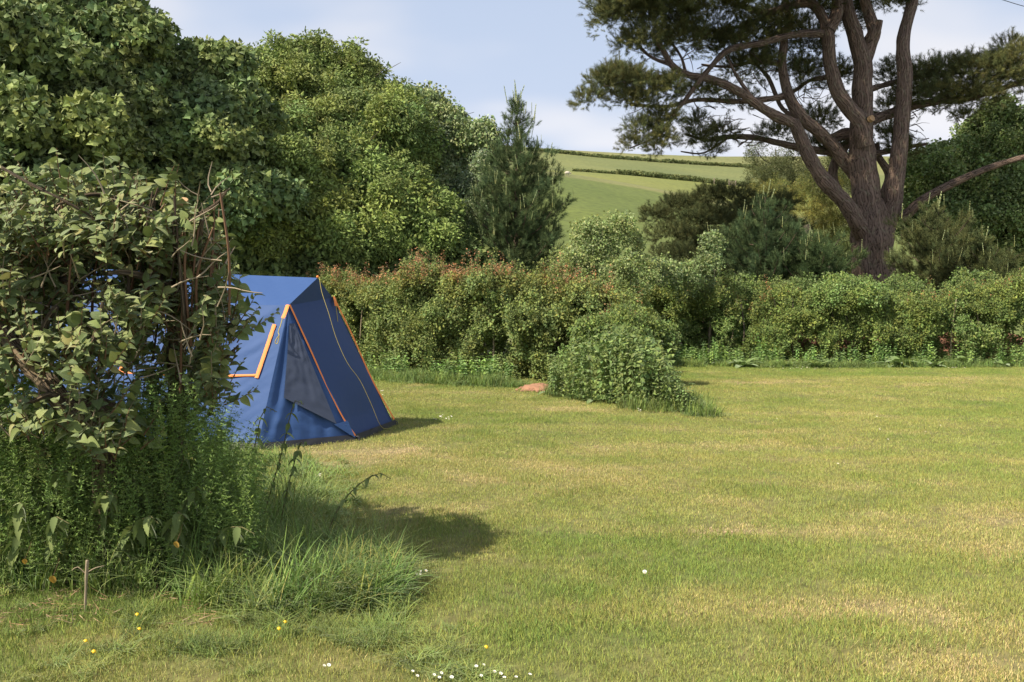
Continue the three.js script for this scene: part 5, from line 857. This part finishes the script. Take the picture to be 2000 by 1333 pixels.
  // nettles standing in it: root px/py on the ground, tip px/py and its distance
  const NS = [[[260, 1090], [150, 905, 5.5], 8, 1.3], [[130, 1120], [60, 950, 5.4], 8, 1.3], [[60, 1100], [130, 920, 5.2], 8, 1.4], [[330, 1090], [250, 930, 5.4], 8, 1.3], [[350, 1100], [425, 915, 5.3], 9, 1.2], [[400, 1080], [440, 820, 5.9], 10, 1.1], [[300, 1120], [370, 870, 5.4], 9, 1.2], [[420, 1120], [470, 1030, 5.1], 7, 1.2], [[230, 1140], [300, 1010, 5.0], 7, 1.3], [[470, 1080], [520, 795, 6.1], 9, 0.85], [[500, 1060], [580, 780, 6.2], 9, 0.8], [[540, 1060], [592, 860, 6.2], 8, 0.8], [[620, 1090], [740, 925, 6.1], 9, 0.7], [[180, 1130], [210, 960, 5.1], 8, 1.4], [[370, 1130], [350, 1000, 5.05], 7, 1.3], [[90, 1140], [110, 1010, 5.0], 7, 1.4], [[280, 1130], [390, 950, 5.2], 8, 1.3], [[20, 1140], [40, 980, 5.1], 8, 1.3]];
  const NL = ['drooping nettle below the lowest elm leaves, behind the pale dead stick', 'nettle with hanging leaves above the yellow withered leaf', 'broad leaved nettle leaning over the low yellowing leaf', 'nettle hanging under the gnarled elm trunk', 'nettle arching right out of the bush foot over the long grass', 'tall nettle reaching up beside the lower corner of the tent wall', 'tall nettle between the elm trunk and the tent', 'low nettle drooping into the middle of the long grass', 'low nettle beside the withered leaf among the grass', 'slender nettle in front of the corner of the tent', 'slender tall nettle in front of the mesh panel of the tent', 'slender short nettle in front of the skirt of the tent', 'thin nettle arching out over the open lawn by the bush shadow', 'nettle rising behind the side twigs of the dead stick', 'nettle right behind the withered leaf in the long grass', 'short nettle just behind the yellow hanging leaf', 'nettle leaning towards the tent over the long grass', 'nettle at the end of the bush where the tall grass stands'];
  for (const [r, tp, n, s] of NS) nettle(onGround(r[0], r[1]), at(...tp), NL[NS.findIndex((q) => q[0] === r)], s < 1 ? 'thin nettles before the tent' : 'nettles under the bush', n + 2, s);
  // grey stick pushed into the ground
  const st = thing('dead_stick', 'pale dead upright stick with side twigs at the edge of the bush', 'stick'), b = onGround(166, 1200);
  part('stick', limb([b.clone().setY(-0.03), at(167, 1150, -b.z), at(170, 1095, -b.z)], [0.007, 0.007, 0.009], { sides: 8, step: 0.02, gnarl: 0.2, freq: 20 }), M.paleTwig, st);
  part('side_twig', limb([at(168, 1120, -b.z), at(186, 1110, -b.z), at(203, 1106, -b.z + 0.02)], [0.0035, 0.003, 0.002], { sides: 5, step: 0.02 }), M.paleTwig, st);
  part('side_twig', limb([at(168, 1122, -b.z), at(150, 1108, -b.z), at(140, 1115, -b.z)], [0.003, 0.003, 0.002], { sides: 5, step: 0.02 }), M.paleTwig, st);
  const yl = [[103, 1125, 4.9, 1.0, 'yellow withered leaf hanging low beside the pale stick'], [345, 1058, 5.0, 0.9, 'yellow withered leaf among the nettles in the long grass'], [48, 1092, 5.0, 0.7, 'small yellowing leaf low at the foot of the bush']];
  const yg = new Acc(); yg.add(leafTri(0.06, toothed(0.06, 0.32, 9, 0.12), 18, 0.3, 0.3, true), new THREE.Matrix4(), [1, 1, 1]); const ygeo = yg.geo(), ym = leafMat(0.62, 0.36, 0.05, 0.35);
  for (const [px, py, d, s, label] of yl) { const w = thing('withered_leaf', label, 'leaf', at(px, py, d)); const m = part('blade', ygeo, ym, w); m.rotation.set(0.3, rr(-0.4, 0.4), Math.PI - 0.2); m.scale.setScalar(s); part('stalk', limb([V(0, 0, 0), V(0.01, 0.03, -0.01), V(0.02, 0.08, -0.03)], [0.0012, 0.0012, 0.001], { sides: 4, step: 0.02 }), M.twig, w); }
  // bare brown litter under the bush edge
  const lit = new Acc(); for (let i = 0; i < 900; i++) { const p = onGround(rr(-40, 420), rr(1130, 1235)); if (N3(p.x * 2, 4, p.z * 2) < -0.15) continue; p.y = rr(0.005, 0.035); lit.add({ p: [-0.0022, 0, 0, 0.0022, 0, 0, 0, 1, 0] }, place(p, V(rn(), rn() * 0.25, rn()).normalize(), rr(0, 6), 1, rr(0.05, 0.14)), jit([0.36, 0.24, 0.14], 0.35)); }
  const lm = shadows(new THREE.Mesh(lit.geo(), leafMat(1, 1, 1, 0.05))); lm.name = 'dead_grass_litter'; lm.userData = { kind: 'stuff', label: 'brown dead grass litter under the edge of the bush', category: 'litter' }; scene.add(lm);
}

// ---------------------------------------------------------------- small flowers in the lawn
srand(141);
{
  const petal = (() => { const a = new Acc(), tri = leafTri(0.009, (t) => 0.0016 * Math.sin(Math.PI * Math.min(0.98, t * 0.85 + 0.12)), 3, 0.1, 0.1); for (let i = 0; i < 16; i++) { const an = i / 16 * 6.283; a.add(tri, place(V(Math.cos(an) * 0.003, 0, Math.sin(an) * 0.003), V(Math.cos(an), 0.25, Math.sin(an)).normalize(), 0, rr(0.9, 1.1)), [1, 1, 1]); const o = V(0, 0, 0); } return a.geo(); })();
  // petals lie flat: a ring of narrow blades facing up
  const ringGeo = (() => { const g = []; for (let i = 0; i < 16; i++) { const s = new THREE.CircleGeometry(0.0024, 6).scale(0.75, 2.1, 1).translate(0, 0.0068, 0).rotateX(-Math.PI / 2 + 0.25).rotateY(i / 16 * Math.PI * 2); g.push(s); } return mergeGeometries(g); })();
  const buttG = (() => { const g = []; for (let i = 0; i < 5; i++) g.push(new THREE.SphereGeometry(0.006, 8, 5, 0, 6.283, 0, 1.2).scale(1, 0.5, 1.2).rotateX(0.75).translate(0, 0.003, 0.0055).rotateY(i * 1.2566)); return mergeGeometries(g); })();
  const white = solid(0.82, 0.82, 0.8, 0.7), yolk = solid(0.75, 0.45, 0.03, 0.7), gold = solid(0.85, 0.55, 0.02, 0.4), stemM = solid(0.12, 0.2, 0.04);
  const eye = new THREE.SphereGeometry(0.0042, 10, 6).scale(1, 0.6, 1).translate(0, 0.001, 0), stalk = new THREE.CylinderGeometry(0.0009, 0.0011, 0.06, 5).translate(0, -0.03, 0);
  const flower = (kind, px, py, label, group, s = 1) => {
    const g = onGround(px, py, 0.06 * s), t = thing(kind === 'd' ? 'daisy' : 'buttercup', label, 'flower', V(g.x, 0.06 * s + groundY(g.x, g.z) , g.z), group); t.scale.setScalar(s); t.rotation.set(0.35 + rn() * 0.2, 0, -0.25 + rn() * 0.2);
    if (kind === 'd') { part('petals', ringGeo, white, t); part('flower_centre', eye, yolk, t); } else part('petals', buttG, gold, t);
    part('stalk', stalk, stemM, t);
  };
  for (const [x, y] of [[633, 1308], [642, 1307], [815, 1325], [806, 1316], [848, 1322], [858, 1327], [862, 1318], [882, 1326], [930, 1303], [945, 1300], [966, 1314], [978, 1318], [1035, 1320], [1008, 1325], [940, 1322], [985, 1326]]) flower('d', x, y, 'white daisy in the near lawn beyond the buttercups', 'daisies in the near lawn', rr(0.6, 0.85));
  for (const [cx, cy, n, sx, sy, where, gp] of [[624, 932, 9, 8, 3, 'white daisy in the cluster beside the grass in front of the tent', 'daisies before the tent'], [862, 816, 12, 26, 6, 'white daisy in the tent shadow', 'daisies by the tent shadow'], [738, 764, 8, 12, 5, 'white daisy in the strip between tent and clipped hedge', 'daisies behind the tent'], [1248, 801, 5, 6, 5, 'white daisy beside the foot of the nettle patch', 'daisies by the nettles'], [1345, 790, 10, 40, 12, 'white daisy on the lawn past the nettle patch', 'daisies past the nettles'], [1560, 718, 22, 60, 2.5, 'white daisy along the foot of the far hedge', 'daisies by the far hedge'], [1870, 719, 10, 14, 2, 'white daisy along the foot of the far hedge', 'daisies by the far hedge'], [1260, 1115, 3, 10, 4, 'white daisy alone in the middle of the lawn', 'daisies mid lawn'], [1700, 850, 8, 200, 60, 'white daisy alone in the open right part of the lawn', 'daisies in the open lawn'], [820, 1115, 4, 14, 4, 'white clover coloured daisy by the bush shadow', 'daisies by the bush shadow']])
    for (let i = 0; i < n; i++) flower('d', cx + rn() * sx, cy + rn() * sy, where, gp, rr(0.7, 1.0));
  for (const [x, y] of [[268, 1207], [272, 1235], [167, 1258], [183, 1279], [557, 1222], [545, 1236], [677, 1164], [950, 1265]]) flower('b', x, y, 'yellow buttercup in the grass at the edge of the bush', 'buttercups by the bush', rr(0.8, 1.05));
}
renderer.render(scene, camera);
